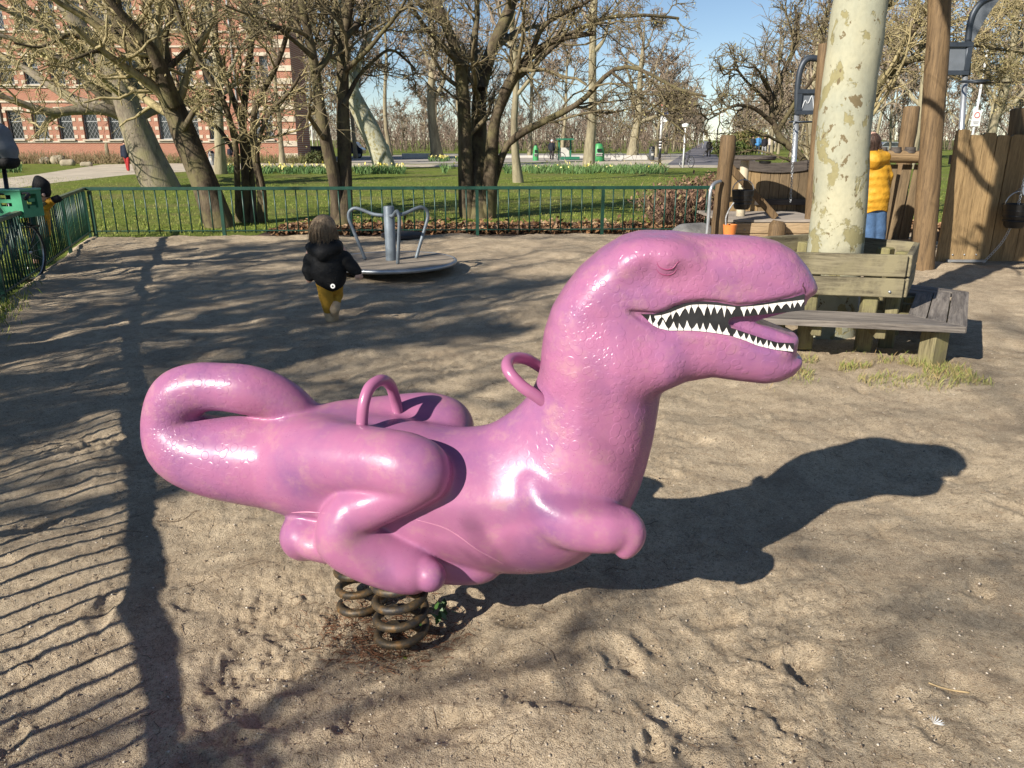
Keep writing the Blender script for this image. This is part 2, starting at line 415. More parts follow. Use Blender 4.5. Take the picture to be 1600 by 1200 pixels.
# coarser apron of the same sand beside and behind the viewer
xs = np.linspace(-3, 16, 60); ys = np.linspace(-6, 14.0, 60); Xa, Ya = np.meshgrid(xs, ys, indexing='ij'); fan = np.abs(Xa)/(np.maximum(Ya, .01)+.55) < .72
Za = np.where(fan & (Ya > 1.45), -.11, -.035+.02*fbm2(Xa, Ya, 3, 3)); Za = Za*inside(Xa, Ya)-.14*(1-inside(Xa, Ya))
ia = np.arange(3600).reshape(60, 60); tag(link('sand_apron', mesh_np('sand_apron', np.stack([Xa, Ya, Za], -1).reshape(-1, 3), np.stack([ia[:-1, :-1], ia[1:, :-1], ia[1:, 1:], ia[:-1, 1:]], -1).reshape(-1, 4)), M_SAND), kind='structure')
def mat_lawn():
    t = NT('spring_lawn'); v = t.co('Object'); n1 = t.noise(v, .35, 6, .65); n2 = t.noise(v, 3.0, 6, .7); n3 = t.noise(v, 40, 4, .7)
    c = t.mix(t.ramp(n2, [(.35, 0.), (.65, 1.)]), (.10, .15, .022), (.23, .27, .05)); c = t.mix(t.ramp(n1, [(.48, 0.), (.66, .7)]), c, (.21, .18, .075))
    c = t.mix(.55, c, t.ramp(n3, [(.3, .4), (.65, 1.15)]), 'MULTIPLY'); t.col(c); t.rough(.9, .15); t.bump(n3, .8, .05); return t.m
M_LAWN = mat_lawn()
gx = np.concatenate([np.linspace(-1500, -60, 8), np.linspace(-50, 50, 21), np.linspace(60, 1500, 8)]); gy = np.concatenate([[-300, -60], np.linspace(-20, 120, 29), [160, 300, 800, 2600]])
Xl, Yl = np.meshgrid(gx, gy, indexing='ij'); il = np.arange(Xl.size).reshape(Xl.shape)
tag(link('lawn', mesh_np('lawn', np.stack([Xl, Yl, np.full_like(Xl, -.06)], -1).reshape(-1, 3), np.stack([il[:-1, :-1], il[1:, :-1], il[1:, 1:], il[:-1, 1:]], -1).reshape(-1, 4)), M_LAWN), kind='structure')
def sheet(name, px, z, mat, kind='structure'):
    P_ = [G(x, y, z) for x, y in px]; tri = tessellate_polygon([[Vector((p[0], p[1], 0)) for p in P_]])
    me = mesh_np(name, np.array(P_), np.array([list(t_) for t_ in tri]), False); fix_normals(me)
    if me.polygons[0].normal.z < 0: me.flip_normals()
    return tag(link(name, me, mat), kind=kind)
from mathutils.geometry import tessellate_polygon
M_GRAVEL = simple('pale_gravel', (.46, .40, .31), .95, .22, .8, bump=.5, bscale=50, bdist=.02)
M_ASPH = simple('weathered_asphalt', (.16, .15, .16), .9, .2, .5, bump=.2, bscale=40)
sheet('gravel_path', [(480,252.5),(300,254),(160,257),(125,262),(60,272),(0,279),(-150,300),(-150,325),(0,297),(90,285),(200,273),(330,266),(420,263),(480,261),(650,261),(850,260),(1000,262),(1180,262),(1180,250),(1100,249),(850,254),(650,257)], -.056, M_GRAVEL)
sheet('avenue', [(1040,258),(1128,258),(1111,224),(1106,220.5),(1100,220.5),(1094,224)], -.051, M_ASPH)
sheet('plaza', [(480,252),(480,246),(700,240),(1000,240),(1090,240),(1090,249),(850,253),(650,256)], -.053, simple('grey_paving', (.33, .30, .26), .9, .2, .4))
# leaf mould bed behind the fence
M_SOIL = simple('dark_leaf_mould', (.085, .055, .035), .95, .45, 3, bump=.8, bscale=30, bdist=.02)
def bed(name, x0, x1, y0, y1, z): 
    n = 40; xs_ = np.linspace(x0, x1, n); V = []
    for i, x in enumerate(xs_): w = .25*math.sin(i*1.3)+.2*math.sin(i*.57); V += [(x, y0+.036*x, z), (x, y1+w, z)]
    V = np.array(V); F = [(2*i, 2*i+2, 2*i+3, 2*i+1) for i in range(n-1)]; return tag(link(name, mesh_np(name, V, np.array(F), False), M_SOIL), kind='structure')
bed('soil_bed', -4.6, 9.0, 13.9, 16.2, -.045)
# ---------------------------------------------------------------- litter, pebbles, grass (uncountable)
r_ = np.random.default_rng(3)
def quads(C, size, r_, flat=.35, asp=.6, curl=.3):
    n = len(C); a = r_.uniform(0, 6.283, n); A = np.stack([np.cos(a), np.sin(a), r_.normal(0, flat, n)], 1); B = np.stack([-np.sin(a), np.cos(a), r_.normal(0, flat, n)], 1)
    s = size[:, None]; up = np.array([0, 0, 1.])*s*curl
    V = np.stack([C-A*s, C-B*s*asp+up*.5, C+A*s+up*r_.uniform(-.5, 1, (n, 1)), C+B*s*asp+up*.5], 1); return V.reshape(-1, 3), np.arange(n*4).reshape(-1, 4)
def mat_leaf(name, cols):
    t = NT(name); g = t.n('NewGeometry'); c = t.ramp(g.outputs['Random Per Island'], [(i/(len(cols)-1), q_) for i, q_ in enumerate(cols)]); t.col(c); t.rough(.7, .3); return t.m
M_LEAF = mat_leaf('fallen_leaves', [(.06, .03, .018), (.15, .075, .035), (.25, .13, .06), (.34, .21, .11), (.11, .055, .03), (.40, .28, .17)])
n = 9000; Xq = r_.uniform(-4.4, 8.5, n); C = np.stack([Xq, 14.15+.036*Xq+np.abs(r_.normal(0, .75, n)), r_.uniform(-.04, .05, n)], 1)
V, F = quads(C, r_.uniform(.03, .075, n), r_, .5); tag(link('fallen_leaves', mesh_np('fallen_leaves', V, F, False), M_LEAF), 'brown fallen leaves drifted along the back fence', 'leaves', kind='stuff')
# grass blades on the near lawn
M_BLADE = mat_leaf('grass_blades', [(.09, .14, .018), (.18, .235, .035), (.26, .29, .055), (.30, .27, .09)])
def blades(C, h, r_, w=.006):
    n = len(C); a = r_.uniform(0, 6.283, n); d = np.stack([np.cos(a), np.sin(a), 0*a], 1); t = np.stack([-np.sin(a), np.cos(a), 0*a], 1); l = r_.uniform(.1, .7, (n, 1)); hh = h[:, None]
    V = np.stack([C-t*w, C+t*w, C+d*hh*l*.4+np.array([0, 0, .6])*hh+t*w*.7, C+d*hh*l+np.array([0, 0, 1.])*hh], 1); return V.reshape(-1, 3), np.arange(n*4).reshape(-1, 4)
n = 34000; Yb = 14.6+22*r_.random(n)**1.6; Xb = r_.uniform(-.85, .55, n)*Yb; keep = ~((Yb < 16.0) & (Xb > -4.4)); C = np.stack([Xb, Yb, np.full(n, -.06)], 1)[keep]
C2_ = np.stack([r_.uniform(-16, -5.2, 14000), r_.uniform(6, 14.8, 14000), np.full(14000, -.06)], 1); C2_ = C2_[inside(C2_[:, 0], C2_[:, 1]) < .02]; C = np.concatenate([C, C2_]); V, F = blades(C, r_.uniform(.02, .06, len(C)), r_, .007); tag(link('lawn_grass', mesh_np('lawn_grass', V, F, False), M_BLADE), 'short spring grass on the lawn beyond the fence', 'grass', kind='stuff')
# twigs, roots and bark crumbs in the sand
def curves(n, r_, ymin, ymax, lmin, lmax, rad, K=5, pw=1.6):
    Yc = ymin+(ymax-ymin)*r_.random(n)**pw; Xc = r_.uniform(-.78, .78, n)*(Yc+.5); a = r_.uniform(0, 6.283, n); L = r_.uniform(lmin, lmax, n); P = np.empty((n, K, 3)); P[:, 0, 0] = Xc; P[:, 0, 1] = Yc
    for k in range(1, K): a = a+r_.normal(0, .45, n); P[:, k, 0] = P[:, k-1, 0]+np.cos(a)*L/(K-1); P[:, k, 1] = P[:, k-1, 1]+np.sin(a)*L/(K-1)
    P[:, :, 2] = sand_z(P[:, :, 0], P[:, :, 1])+r_.uniform(-.001, .004, (n, K)); return tubes(P, r_.uniform(.6, 1.3, (n, 1))*rad*np.linspace(1, .6, K)[None], 3)
M_TW = mat_leaf('sand_twigs', [(.05, .03, .02), (.12, .075, .045), (.20, .13, .08), (.07, .05, .035)])
V, F = merge([curves(8000, r_, 1.25, 6, .006, .03, .0008, 3), curves(1400, r_, 1.25, 7, .02, .06, .0009), curves(90, r_, 1.3, 6, .08, .2, .0014, 8)]); tag(link('sand_twigs', mesh_np('sand_twigs', V, F), M_TW), 'tiny dark twigs and roots littering the sand', 'twigs', kind='stuff')
def pebbles(n, r_, ymin, ymax, s0, s1):
    Yc = ymin+(ymax-ymin)*r_.random(n)**1.7; Xc = r_.uniform(-.78, .78, n)*(Yc+.5); s = s0+(s1-s0)*r_.random(n)**3; C = np.stack([Xc, Yc, sand_z(Xc, Yc)+s*.25], 1)
    O = np.array([(1,0,0),(0,1,0),(-1,0,0),(0,-1,0),(0,0,.7),(0,0,-.7)]); V = C[:, None]+O[None]*s[:, None, None]*r_.uniform(.6, 1.2, (n, 6, 1))
    f = np.array([(0,1,4),(1,2,4),(2,3,4),(3,0,4),(1,0,5),(2,1,5),(3,2,5),(0,3,5)]); return V.reshape(-1, 3), (np.arange(n)[:, None, None]*6+f[None]).reshape(-1, 3)
M_PEB = mat_leaf('pebbles', [(.09, .07, .055), (.45, .38, .29), (.24, .18, .13), (.58, .52, .43), (.13, .09, .06)])
V, F = pebbles(15000, r_, 1.25, 6.5, .0013, .007); tag(link('pebbles', mesh_np('pebbles', V, F, True), M_PEB), 'small pebbles and grit scattered over the sand', 'pebbles', kind='stuff')
# rusty needles around the springs, weeds under the bench
n = 900; C = np.stack([-.44+r_.normal(0, .13, n), 2.27+r_.normal(0, .10, n)], 1); P0 = np.stack([C[:, 0], C[:, 1], sand_z(C[:, 0], C[:, 1])+.002], 1); a = r_.uniform(0, 6.28, n)
P1 = P0+np.stack([np.cos(a)*.03, np.sin(a)*.03, r_.uniform(0, .012, n)], 1); V, F = tubes(np.stack([P0, (P0+P1)/2+[0, 0, .004], P1], 1), np.full((n, 3), .0009), 3)
tag(link('brown_needles', mesh_np('brown_needles', V, F), mat_leaf('rust_needles', [(.11, .045, .02), (.20, .085, .04), (.08, .04, .025)])), 'rust brown plant litter around the coil springs', 'litter', kind='stuff')
n = 6500; a = r_.uniform(2.05, 3.45, n); C = np.stack([r_.uniform(1.6, 3.25, n), 5.12+r_.normal(.12, .20, n), 0*a], 1); C[:, 1] += (3.0-C[:, 0])*.2-.02; C[:, 2] = sand_z(C[:, 0], C[:, 1])
keep = fbm2(C[:, 0]*4, C[:, 1]*4, 3, 5) > .06; C = C[keep]; V, F = blades(C, r_.uniform(.012, .07, len(C))*r_.uniform(.4, 1.2, len(C)), r_, .0016)
tag(link('bench_grass', mesh_np('bench_grass', V, F, False), mat_leaf('bench_grass_blades', [(.12, .17, .03), (.24, .26, .07), (.33, .27, .12), (.25, .17, .08)])), 'straggly grass and dry stalks growing under the bench edge', 'grass', kind='stuff')
n = 500; C = np.stack([r_.normal(-4.9, .5, n), r_.normal(6.9, .9, n), 0*a[:n]], 1); C[:, 0] = np.interp(C[:, 1], [p[1] for p in FENCE_L[::-1]], [p[0] for p in FENCE_L[::-1]])+np.abs(r_.normal(0, .12, n))+.03; C[:, 2] = sand_z(C[:, 0], C[:, 1])-.01
V, F = blades(C, r_.uniform(.03, .1, n), r_, .004); tag(link('fence_grass', mesh_np('fence_grass', V, F, False), M_BLADE), 'sparse grass along the foot of the left fence', 'grass', kind='stuff')
# a small weed behind the springs, a white feather
wd_ = MB(); rw = np.random.default_rng(8)
for i in range(16):
    a_ = rw.uniform(0, 6.28); l = rw.uniform(.03, .065); c0 = np.array([-.27+rw.normal(0, .03), 2.33+rw.normal(0, .03), .0]); d = np.array([math.cos(a_), math.sin(a_), rw.uniform(.4, 1.6)]); d /= np.linalg.norm(d); sd_ = np.cross(d, [0, 0, 1]); sd_ /= np.linalg.norm(sd_)
    wd_.add([c0, c0+d*l*.5+sd_*.012, c0+d*l, c0+d*l*.5-sd_*.012], [(0, 1, 2, 3)])
tag(wd_.obj('weed', simple('weed_green', (.04, .09, .02), .5, .3, 20)), 'small dark green weed sprouting behind the coil springs', 'plant')
fx_ = G(1457, 1136); fe = MB(); 
for i in range(7): a_ = -.6+i*.35; fe.add([fx_+[0, 0, .012], fx_+np.array([math.cos(a_)*.02, math.sin(a_)*.02, .016]), fx_+np.array([math.cos(a_+.12)*.03, math.sin(a_+.12)*.03, .02])], [(0, 1, 2)])
tag(fe.obj('feather', simple('white_down', (.75, .78, .8), .8, .1)), 'tiny white downy feather lying on the sand', 'feather')
tag(MB().tube(catmull([np.r_[G(x, y)[:2], sand_z(*G(x, y)[:2])+.006] for x, y in [(1450,1071),(1470,1074),(1490,1077),(1515,1082)]], 3), .003, 5).obj('dry_stick', simple('dry_straw', (.42, .31, .17), .8, .2), smooth=True), 'pale dry stick lying on the sand at lower right', 'stick')
# ================================================================ brick building
def mat_brick():
    t = NT('red_brick'); v = t.co('Object'); mp = t.n('Mapping'); mp.inputs['Rotation'].default_value = (R(90), 0, 0); t.l(v, mp.inputs[0])
    b = t.n('TexBrick'); b.inputs['Scale'].default_value = 1.0; b.inputs['Brick Width'].default_value = .24; b.inputs['Row Height'].default_value = .075; b.inputs['Mortar Size'].default_value = .009
    b.inputs['Color1'].default_value = (.36, .135, .08, 1); b.inputs['Color2'].default_value = (.28, .095, .058, 1); b.inputs['Mortar'].default_value = (.42, .33, .26, 1); t.l(mp.outputs[0], b.inputs['Vector'])
    n = t.noise(v, .8, 6, .7); c = t.mix(t.ramp(n, [(.4, 0.), (.7, .5)]), b.outputs[0], (.38, .18, .115)); t.col(c); t.rough(.9, .15); return t.m
M_BRICK = mat_brick()
M_STONE = simple('pale_sandstone', (.52, .45, .35), .9, .2, 2)
M_GLASS = simple('dark_window_glass', (.03, .036, .042), .08, .5, .6, spec=.6, bump=.03, bscale=1.2, rand=.9)  # per-pane random tint puts varied reflections into the glass colour
M_FRAME = simple('grey_window_frame', (.30, .31, .31), .6, .15)
M_SLATE = simple('slate_roof', (.09, .09, .10), .7, .3, 3)
BY = 62.0
bx1 = float(AT(466, 245, BY)[0]); S_ = 1.92; ncol = 19; Wd = 1.12
bld = empty('brick_building', (bx1-18, BY, 0), 'long red brick building with pale stone bands and tall windows', 'building')
off = np.array([bx1-18, BY, 0])
rows = [(1.62, 3.72), (5.55, 7.55), (9.35, 11.3)]; HB = 13.0
cols = [bx1-4.95-1.15-i*S_ for i in range(ncol)]; xl = cols[-1]-Wd/2-.6
narrow = [bx1-2.75, bx1-1.85][::1]
wall = MB(); op = [(c-Wd/2, c+Wd/2) for c in cols]+[(c-.31, c+.31) for c in (bx1-3.0, bx1-2.05)]; op.sort()
T = .5
def wbox(x0, x1, z0, z1, y=0.0, t=T): wall.box(((x0+x1)/2-off[0], y+t/2, (z0+z1)/2), (x1-x0, t, z1-z0))
xs_ = [xl]+[v for o in op for v in o]+[bx1]
for i in range(0, len(xs_), 2): wbox(xs_[i], xs_[i+1], -.1, HB)
zs_ = [-.1]+[v for r in rows for v in r]+[HB]
for a, b in op:
    for j in range(0, len(zs_), 2): wbox(a, b, zs_[j], zs_[j+1], .001, T-.002)
wall.box(((xl+bx1)/2-off[0], 9, HB/2), (bx1-xl-.02, 16.9, HB-.2)) if False else None
w = wall.obj('wall', M_BRICK, bld); 
sidew = MB(); sidew.box((bx1-.25-off[0], T+1.5, HB/2), (.5, 3, HB)); sidew.box((xl+.25-off[0], T+1.5, HB/2), (.5, 3, HB)); sidew.box(((xl+bx1)/2-off[0], T+3.25, HB/2), (bx1-xl, .5, HB)); sidew.obj('side_wall', M_BRICK, bld)
fl = MB(); [fl.box(((xl+bx1)/2-off[0], 2.0, z), (bx1-xl-1.1, 2.8, .2)) for z in (0.2, 4.6, 8.4, 12.6)]; fl.obj('floor', M_STONE, bld)
rf = MB(); cx = (xl+bx1)/2-off[0]; hw = (bx1-xl)/2+.4
rf.add([(cx-hw, -.4, HB), (cx+hw, -.4, HB), (cx+hw, 4.4, HB), (cx-hw, 4.4, HB), (cx-hw+2, 2.0, HB+2.5), (cx+hw-2, 2.0, HB+2.5)], [(0, 1, 5, 4), (1, 2, 5), (2, 3, 4, 5), (3, 0, 4), (3, 2, 1, 0)]); rf.obj('roof', M_SLATE, bld)
st = MB()
for z in (1.45, 4.35, 5.38, 8.2, 9.2): st.box((cx, -.03, z), (bx1-xl, .12, .13))
for a, b in op:
    for r in rows:
        for z in np.arange(r[0]+.2, r[1], .62): 
            st.box((a-.14-off[0], -.012, z), (.26, .04, .24)); st.box((b+.14-off[0], -.012, z), (.26, .04, .24))
        st.box(((a+b)/2-off[0], -.02, r[1]+.13), (b-a+.3, .06, .24))
for z in np.arange(.4, HB, .9): st.box((bx1-.62-off[0], -.035, z), (1.27, .1, .38))
st.obj('stone_dressing', M_STONE, bld)
wm = {}
def window(c, wd, z0, z1, hid):
    key = (round(wd, 2), round(z1-z0, 2)); h = z1-z0
    if key not in wm:
        f = MB(); f.box((0, 0, .04), (wd, .07, .08)); f.box((0, 0, h-.04), (wd, .07, .08)); f.box((-wd/2+.035, 0, h/2), (.07, .07, h-.16)); f.box((wd/2-.035, 0, h/2), (.07, .07, h-.16)); f.box((0, .004, h*.62), (wd-.14, .05, .06))
        g = MB()                                    # diamond leading
        for k in range(-8, 9):
            for s in (-1, 1):
                p = [];
                for tt in np.linspace(-2, 2, 41):
                    x = k*.28+s*tt*.45; z = h/2+tt*.7
                    if abs(x) < wd/2-.05 and .05 < z < h-.05: p.append((x, .0, z))
                if len(p) > 2: g.tube([p[0], p[-1]], .012, 3, False)
        sl = MB(); sl.box((0, -.2, -.05), (wd+.2, .5, .1))
        pn = MB(); pn.box((0, .035, h/2), (wd-.06, .012, h-.06))
        wm[key] = (f.mesh('window'), g.mesh('lead_lattice'), sl.mesh('sill'), pn.mesh('pane'))
    f, g, sl, pn = wm[key]; o = link('window', f, M_FRAME, bld, (c-off[0], .22, z0)); link('pane', pn, M_GLASS, o); link('lead_lattice', g, M_FRAME, o); link('sill', sl, M_STONE, o)
for i, c in enumerate(cols):
    for r in rows: window(c, Wd, *r, 0)
for c in (bx1-3.0, bx1-2.05):
    for r in rows: window(c, .62, *r, 0)

for xx in (cols[2]+S_/2, cols[9]+S_/2, bx1-4.3): MB().tube([(xx-off[0], -.09, -.05), (xx-off[0], -.09, HB-.1)], .07, 8).obj('drainpipe', M_FRAME, bld, True)
# ================================================================ trees
def mat_bark(name, cols, scale=5.0, rough=.9, bstr=.8, stretch=.25, moss=None):
    t = NT(name); v = t.co('Object', (1, 1, stretch)); n1 = t.noise(v, scale, 7, .7, .4); n2 = t.noise(v, scale*5, 4, .7)
    k = len(cols); c = t.ramp(n1, [(.3+.4*i/(k-1), cols[i]) for i in range(k)])
    c = t.mix(.5, c, t.ramp(n2, [(.35, .45), (.6, 1.)]), 'MULTIPLY')
    if moss is not None:
        w = t.co('Object'); c = t.mix(t.ramp(t.noise(w, 1.8, 6, .72), [(.46, 0.), (.60, 1.)]), c, moss)
    t.col(c); t.rough(rough, .2); t.bump(n2, bstr, .02); return t.m
M_BARK_DARK = mat_bark('furrowed_dark_bark', [(.035, .026, .018), (.09, .068, .045), (.19, .15, .10)], moss=(.14, .12, .06))
M_BARK_GREY = mat_bark('grey_brown_bark', [(.12, .10, .075), (.24, .20, .15), (.34, .30, .22)], moss=(.25, .22, .13))
M_TWIG_OLIVE = mat_bark('olive_twig_bark', [(.17, .13, .065), (.36, .295, .155), (.50, .42, .24)], 8, bstr=.2)
M_TWIG_DARK = mat_bark('dark_twig_bark', [(.09, .07, .045), (.18, .145, .085), (.28, .23, .12)], 8, bstr=.2)
M_TWIG_FAR = mat_bark('far_twig_bark', [(.16, .12, .085), (.27, .21, .155), (.38, .31, .23)], 2, bstr=.1)
M_BARK_FAR = mat_bark('far_trunk_bark', [(.16, .13, .09), (.30, .26, .17), (.42, .37, .24)], 2)
M_BUD = simple('yellow_green_buds', (.33, .29, .12), .7, .35, 3, bump=0)
def mat_plane():
    t = NT('pale_plane_bark'); v = t.co('Object', (1, 1, .75)); w = t.noise(v, 3.1, 5, .6, .3)
    c = t.mix(t.ramp(t.noise(v, 1.7, 4, .6), [(.35, 0.), (.65, 1.)]), (.42, .395, .275), (.31, .315, .245))
    n2 = t.noise(v, 5.2, 8, .62, .25); c = t.mix(t.ramp(n2, [(.548, 0.), (.57, 1.)]), c, (.27, .24, .125))
    n3 = t.noise(v, 11.0, 6, .6, .2); c = t.mix(t.ramp(n3, [(.615, 0.), (.63, 1.)]), c, (.16, .125, .07))
    n4 = t.noise(v, 30, 4, .6); c = t.mix(.3, c, t.ramp(n4, [(.3, .6), (.6, 1.)]), 'MULTIPLY')
    t.col(c); t.rough(.85, .2)
    h = t.math('ADD', t.math('MULTIPLY', t.ramp(n2, [(.545, 1.), (.57, 0.)]), .8), t.math('MULTIPLY', n4, .25)); t.bump(h, .5, .012); return t.m
M_PLANE = mat_plane()

def resample(P, K):
    P = np.asarray(P, float); d = np.r_[0, np.cumsum(np.linalg.norm(np.diff(P[:, :3], axis=0), axis=1))]; t = np.linspace(0, d[-1], K)
    return np.stack([np.interp(t, d, P[:, i]) for i in range(P.shape[1])], 1)
def limb_px(pts, Y0, Y1, w0, w1, K=22, seed=0, jitter=.03):
    """a limb measured in the photograph, given its own depth range: (K,4) points and radii"""
    n = len(pts); out = []
    for i, (x, y) in enumerate(pts):
        f = i/(n-1); Y = Y0+(Y1-Y0)*f; p = AT(x, y, Y); out.append([*p, (w0+(w1-w0)*f)*.5*depth(p)/FPX])
    Q = resample(catmull(out, 5), K); r_ = np.random.default_rng(seed)
    if jitter: Q[2:, :3] += np.cumsum(r_.normal(0, jitter*.35, (K-2, 3)), 0)*.4*np.linspace(0, 1, K-2)[:, None]
    return Q
def grow(P0, D0, L, R0, K, r_, wig=.25, trop=(0, 0, .05), tip=.35):
    N = len(P0); P = np.empty((N, K, 3)); P[:, 0] = P0; D = D0/np.linalg.norm(D0, axis=1, keepdims=True); tr = np.array(trop)
    for k in range(1, K):
        D = D+r_.normal(0, wig, (N, 3))+tr; D /= np.linalg.norm(D, axis=1, keepdims=True); P[:, k] = P[:, k-1]+D*(L/(K-1))[:, None]
    return P, R0[:, None]*np.linspace(1, tip, K)[None]
def sprout(P, Rd, n, r_, t0=.25, t1=1.0, ang=(35, 70), lr=(.35, .6), rr=.55, plen=None, up=0.0):
    """n children on every parent polyline -> start, direction, length, radius"""
    N, K, _ = P.shape; idx = np.repeat(np.arange(N), n); t = r_.uniform(t0, t1, N*n)*(K-1); k = np.minimum(t.astype(int), K-2); f = t-k
    p = P[idx, k]*(1-f)[:, None]+P[idx, k+1]*f[:, None]; T = P[idx, k+1]-P[idx, k]; T /= np.linalg.norm(T, axis=1, keepdims=True)+1e-9
    rnd = r_.normal(0, 1, (N*n, 3)); side = rnd-(rnd*T).sum(1, keepdims=True)*T; side /= np.linalg.norm(side, axis=1, keepdims=True)
    a = np.radians(r_.uniform(*ang, N*n))[:, None]; d = T*np.cos(a)+side*np.sin(a); d[:, 2] += up
    Lp = np.linalg.norm(np.diff(P, axis=1), axis=2).sum(1) if plen is None else plen
    L = Lp[idx]*r_.uniform(*lr, N*n)*(1-.35*t/(K-1)); rad = (Rd[idx, k]*(1-f)+Rd[idx, k+1]*f)*rr*r_.uniform(.7, 1.1, N*n)
    return p, d, L, rad
def lumpy(V, F, amp, sc, seed, C):
    """uneven bark: push skin in and out from its centre line points C (same length)"""
    d = V-C; n = fbm2(V[:, 0]*sc+V[:, 2]*sc*.35, V[:, 1]*sc+V[:, 2]*sc*.2, 3, seed); return C+d*(1+amp*n)[:, None]
def tree(name, label, limbs, seed, mats, n1=7, n2=7, n3=6, l1=(.35, .65), tw=.006, group=None, extra=None, bud=0, minr=(.02, .011), up=.15, wig=.3, base=None, sides=12, t0=.3, ang=(30, 75), cat='tree', K3=3, flare=.12):
    r_ = np.random.default_rng(seed); K = limbs[0].shape[0]
    P = np.stack([l[:, :3] for l in limbs]); Rd = np.stack([l[:, 3] for l in limbs])
    base = np.array(base if base is not None else P[0, 0]); base[2] = 0
    P = P-base
    for i_ in range(len(P)):                      # trunks reach into the ground and flare at the root
        if P[i_, 0, 2] < .5 and P[i_, -1, 2] > .8:
            hh = np.clip(P[i_, :, 2]/(6*Rd[i_, 0]+.05), 0, 1); Rd[i_] *= 1+flare*(1-hh)**2.5; d0 = P[i_, 1]-P[i_, 0]; P[i_, 0] -= d0/max(d0[2], .05)*(.25+Rd[i_, 0]*.8)
    root = empty(name, tuple(base), label, cat, group)
    V, F = tubes(P, Rd, sides); C = np.repeat(P.reshape(-1, 3), sides, 0); V = lumpy(V, F, .22, 2.2, seed, C)
    trunk = link('trunk', mesh_np('trunk', V, F), mats[0], root)
    a1 = sprout(P, Rd, n1, r_, t0, 1.0, ang, l1, .5, up=up); R1 = np.clip(a1[3], minr[0], .12)
    P1, Q1 = grow(a1[0], a1[1], a1[2], R1, 8, r_, wig*.75, (0, 0, .04), .4)
    a2 = sprout(P1, Q1, n2, r_, .15, 1.0, (30, 75), (.35, .65), .55, up=.05); R2 = np.clip(a2[3], minr[1], .05)
    P2, Q2 = grow(a2[0], a2[1], a2[2], R2, 6, r_, wig, (0, 0, .02), .45)
    a3 = sprout(P2, Q2, n3, r_, .1, 1.0, (30, 80), (.35, .8), .6); R3 = np.full(len(a3[0]), tw)
    P3, Q3 = grow(a3[0], a3[1], np.maximum(a3[2], .12), R3, K3, r_, wig*1.1, (0, 0, .0), .6)
    V, F = merge([tubes(P1, Q1, 5), tubes(P2, Q2, 4), tubes(P3, Q3, 3)])
    fs = [F]; nb = 0
    cr = link('crown', mesh_np('crown', V, F, True), mats[1], root)
    if bud:
        m = r_.integers(0, len(P3), bud); kk = r_.integers(1, K3, bud); c = P3[m, kk]+r_.normal(0, .015, (bud, 3))
        a = r_.normal(0, 1, (bud, 3)); a /= np.linalg.norm(a, axis=1, keepdims=True); b = np.cross(a, r_.normal(0, 1, (bud, 3))); b /= np.linalg.norm(b, axis=1, keepdims=True)
        s = r_.uniform(.012, .028, (bud, 1)); V = np.stack([c-a*s, c+b*s*.5, c+a*s, c-b*s*.5], 1).reshape(-1, 3)
        link('buds', mesh_np('buds', V, np.arange(bud*4).reshape(-1, 4), False), M_BUD, root)
    return root
def gen_limbs(h, r, seed, nl=6, lean=(0, 0), spread=.8, fork=.35, K=16, tiltup=.5):
    """free-standing tree: leader and scaffold limbs, local coordinates"""
    r_ = np.random.default_rng(seed); z = np.linspace(0, h, 7); x = np.cumsum(r_.normal(0, h*.012, 7))+lean[0]*z; y = np.cumsum(r_.normal(0, h*.012, 7))+lean[1]*z
    x -= x[0]; y -= y[0]; rad = r*np.array([1.35, 1., .88, .75, .58, .36, .12]); lead = resample(catmull(np.stack([x, y, z, rad], 1), 4), K); out = [lead]
    for i in range(nl):
        t = fork+(.9-fork)*i/max(1, nl-1); k = t*(K-1); j = int(k); p = lead[j]; a = i*2.4+r_.uniform(-.4, .4); L = h*(1-t*.75)*spread*r_.uniform(.7, 1.1)
        d = np.array([math.cos(a), math.sin(a), tiltup]); d /= np.linalg.norm(d); P, _ = grow(p[None, :3], d[None], np.array([L]), np.array([1.]), K, r_, .12, (0, 0, .06)); 
        out.append(np.concatenate([P[0], np.linspace(p[3]*.62, p[3]*.12, K)[:, None]], 1))
    return out
def shift(limbs, xy): return [np.concatenate([l[:, :3]+np.array([xy[0], xy[1], 0]), l[:, 3:]], 1) for l in limbs]

OL = (M_BARK_DARK, M_TWIG_OLIVE); DK = (M_BARK_DARK, M_TWIG_DARK); GR = (M_BARK_GREY, M_TWIG_OLIVE)
# --- big old tree behind the corner of the fence, long low limbs to the left
Y = 28.5
tree('old_park_tree', 'thick grey trunk with long low limbs reaching left in front of the brick building', [
    limb_px([(252,292),(232,250),(215,205),(200,165),(180,115),(140,60),(100,10),(60,-60)], Y, Y-1, 58, 12, seed=1),
    limb_px([(205,190),(170,172),(120,172),(80,176),(40,164),(-10,146),(-60,120)], Y, Y-3, 20, 7, seed=2),
    limb_px([(200,180),(165,168),(120,158),(70,128),(20,96),(-40,70)], Y, Y+2, 22, 7, seed=3),
    limb_px([(190,165),(150,140),(110,105),(70,80),(20,60),(-30,50)], Y, Y-2, 18, 5, seed=4),
    limb_px([(212,185),(240,172),(270,165),(310,155),(345,148),(380,120)], Y, Y+3, 18, 5, seed=5),
    limb_px([(195,150),(215,110),(240,60),(250,0),(250,-60)], Y, Y+1, 26, 8, seed=6),
    limb_px([(185,140),(160,90),(170,30),(150,-50)], Y, Y+4, 22, 6, seed=7),
    limb_px([(170,100),(120,70),(60,40),(0,10),(-40,-20)], Y, Y-3, 14, 5, seed=8)], 11, GR, n1=8, n2=7, n3=5, tw=.0075, bud=1200, minr=(.04, .02), l1=(.3, .55), flare=0.0)
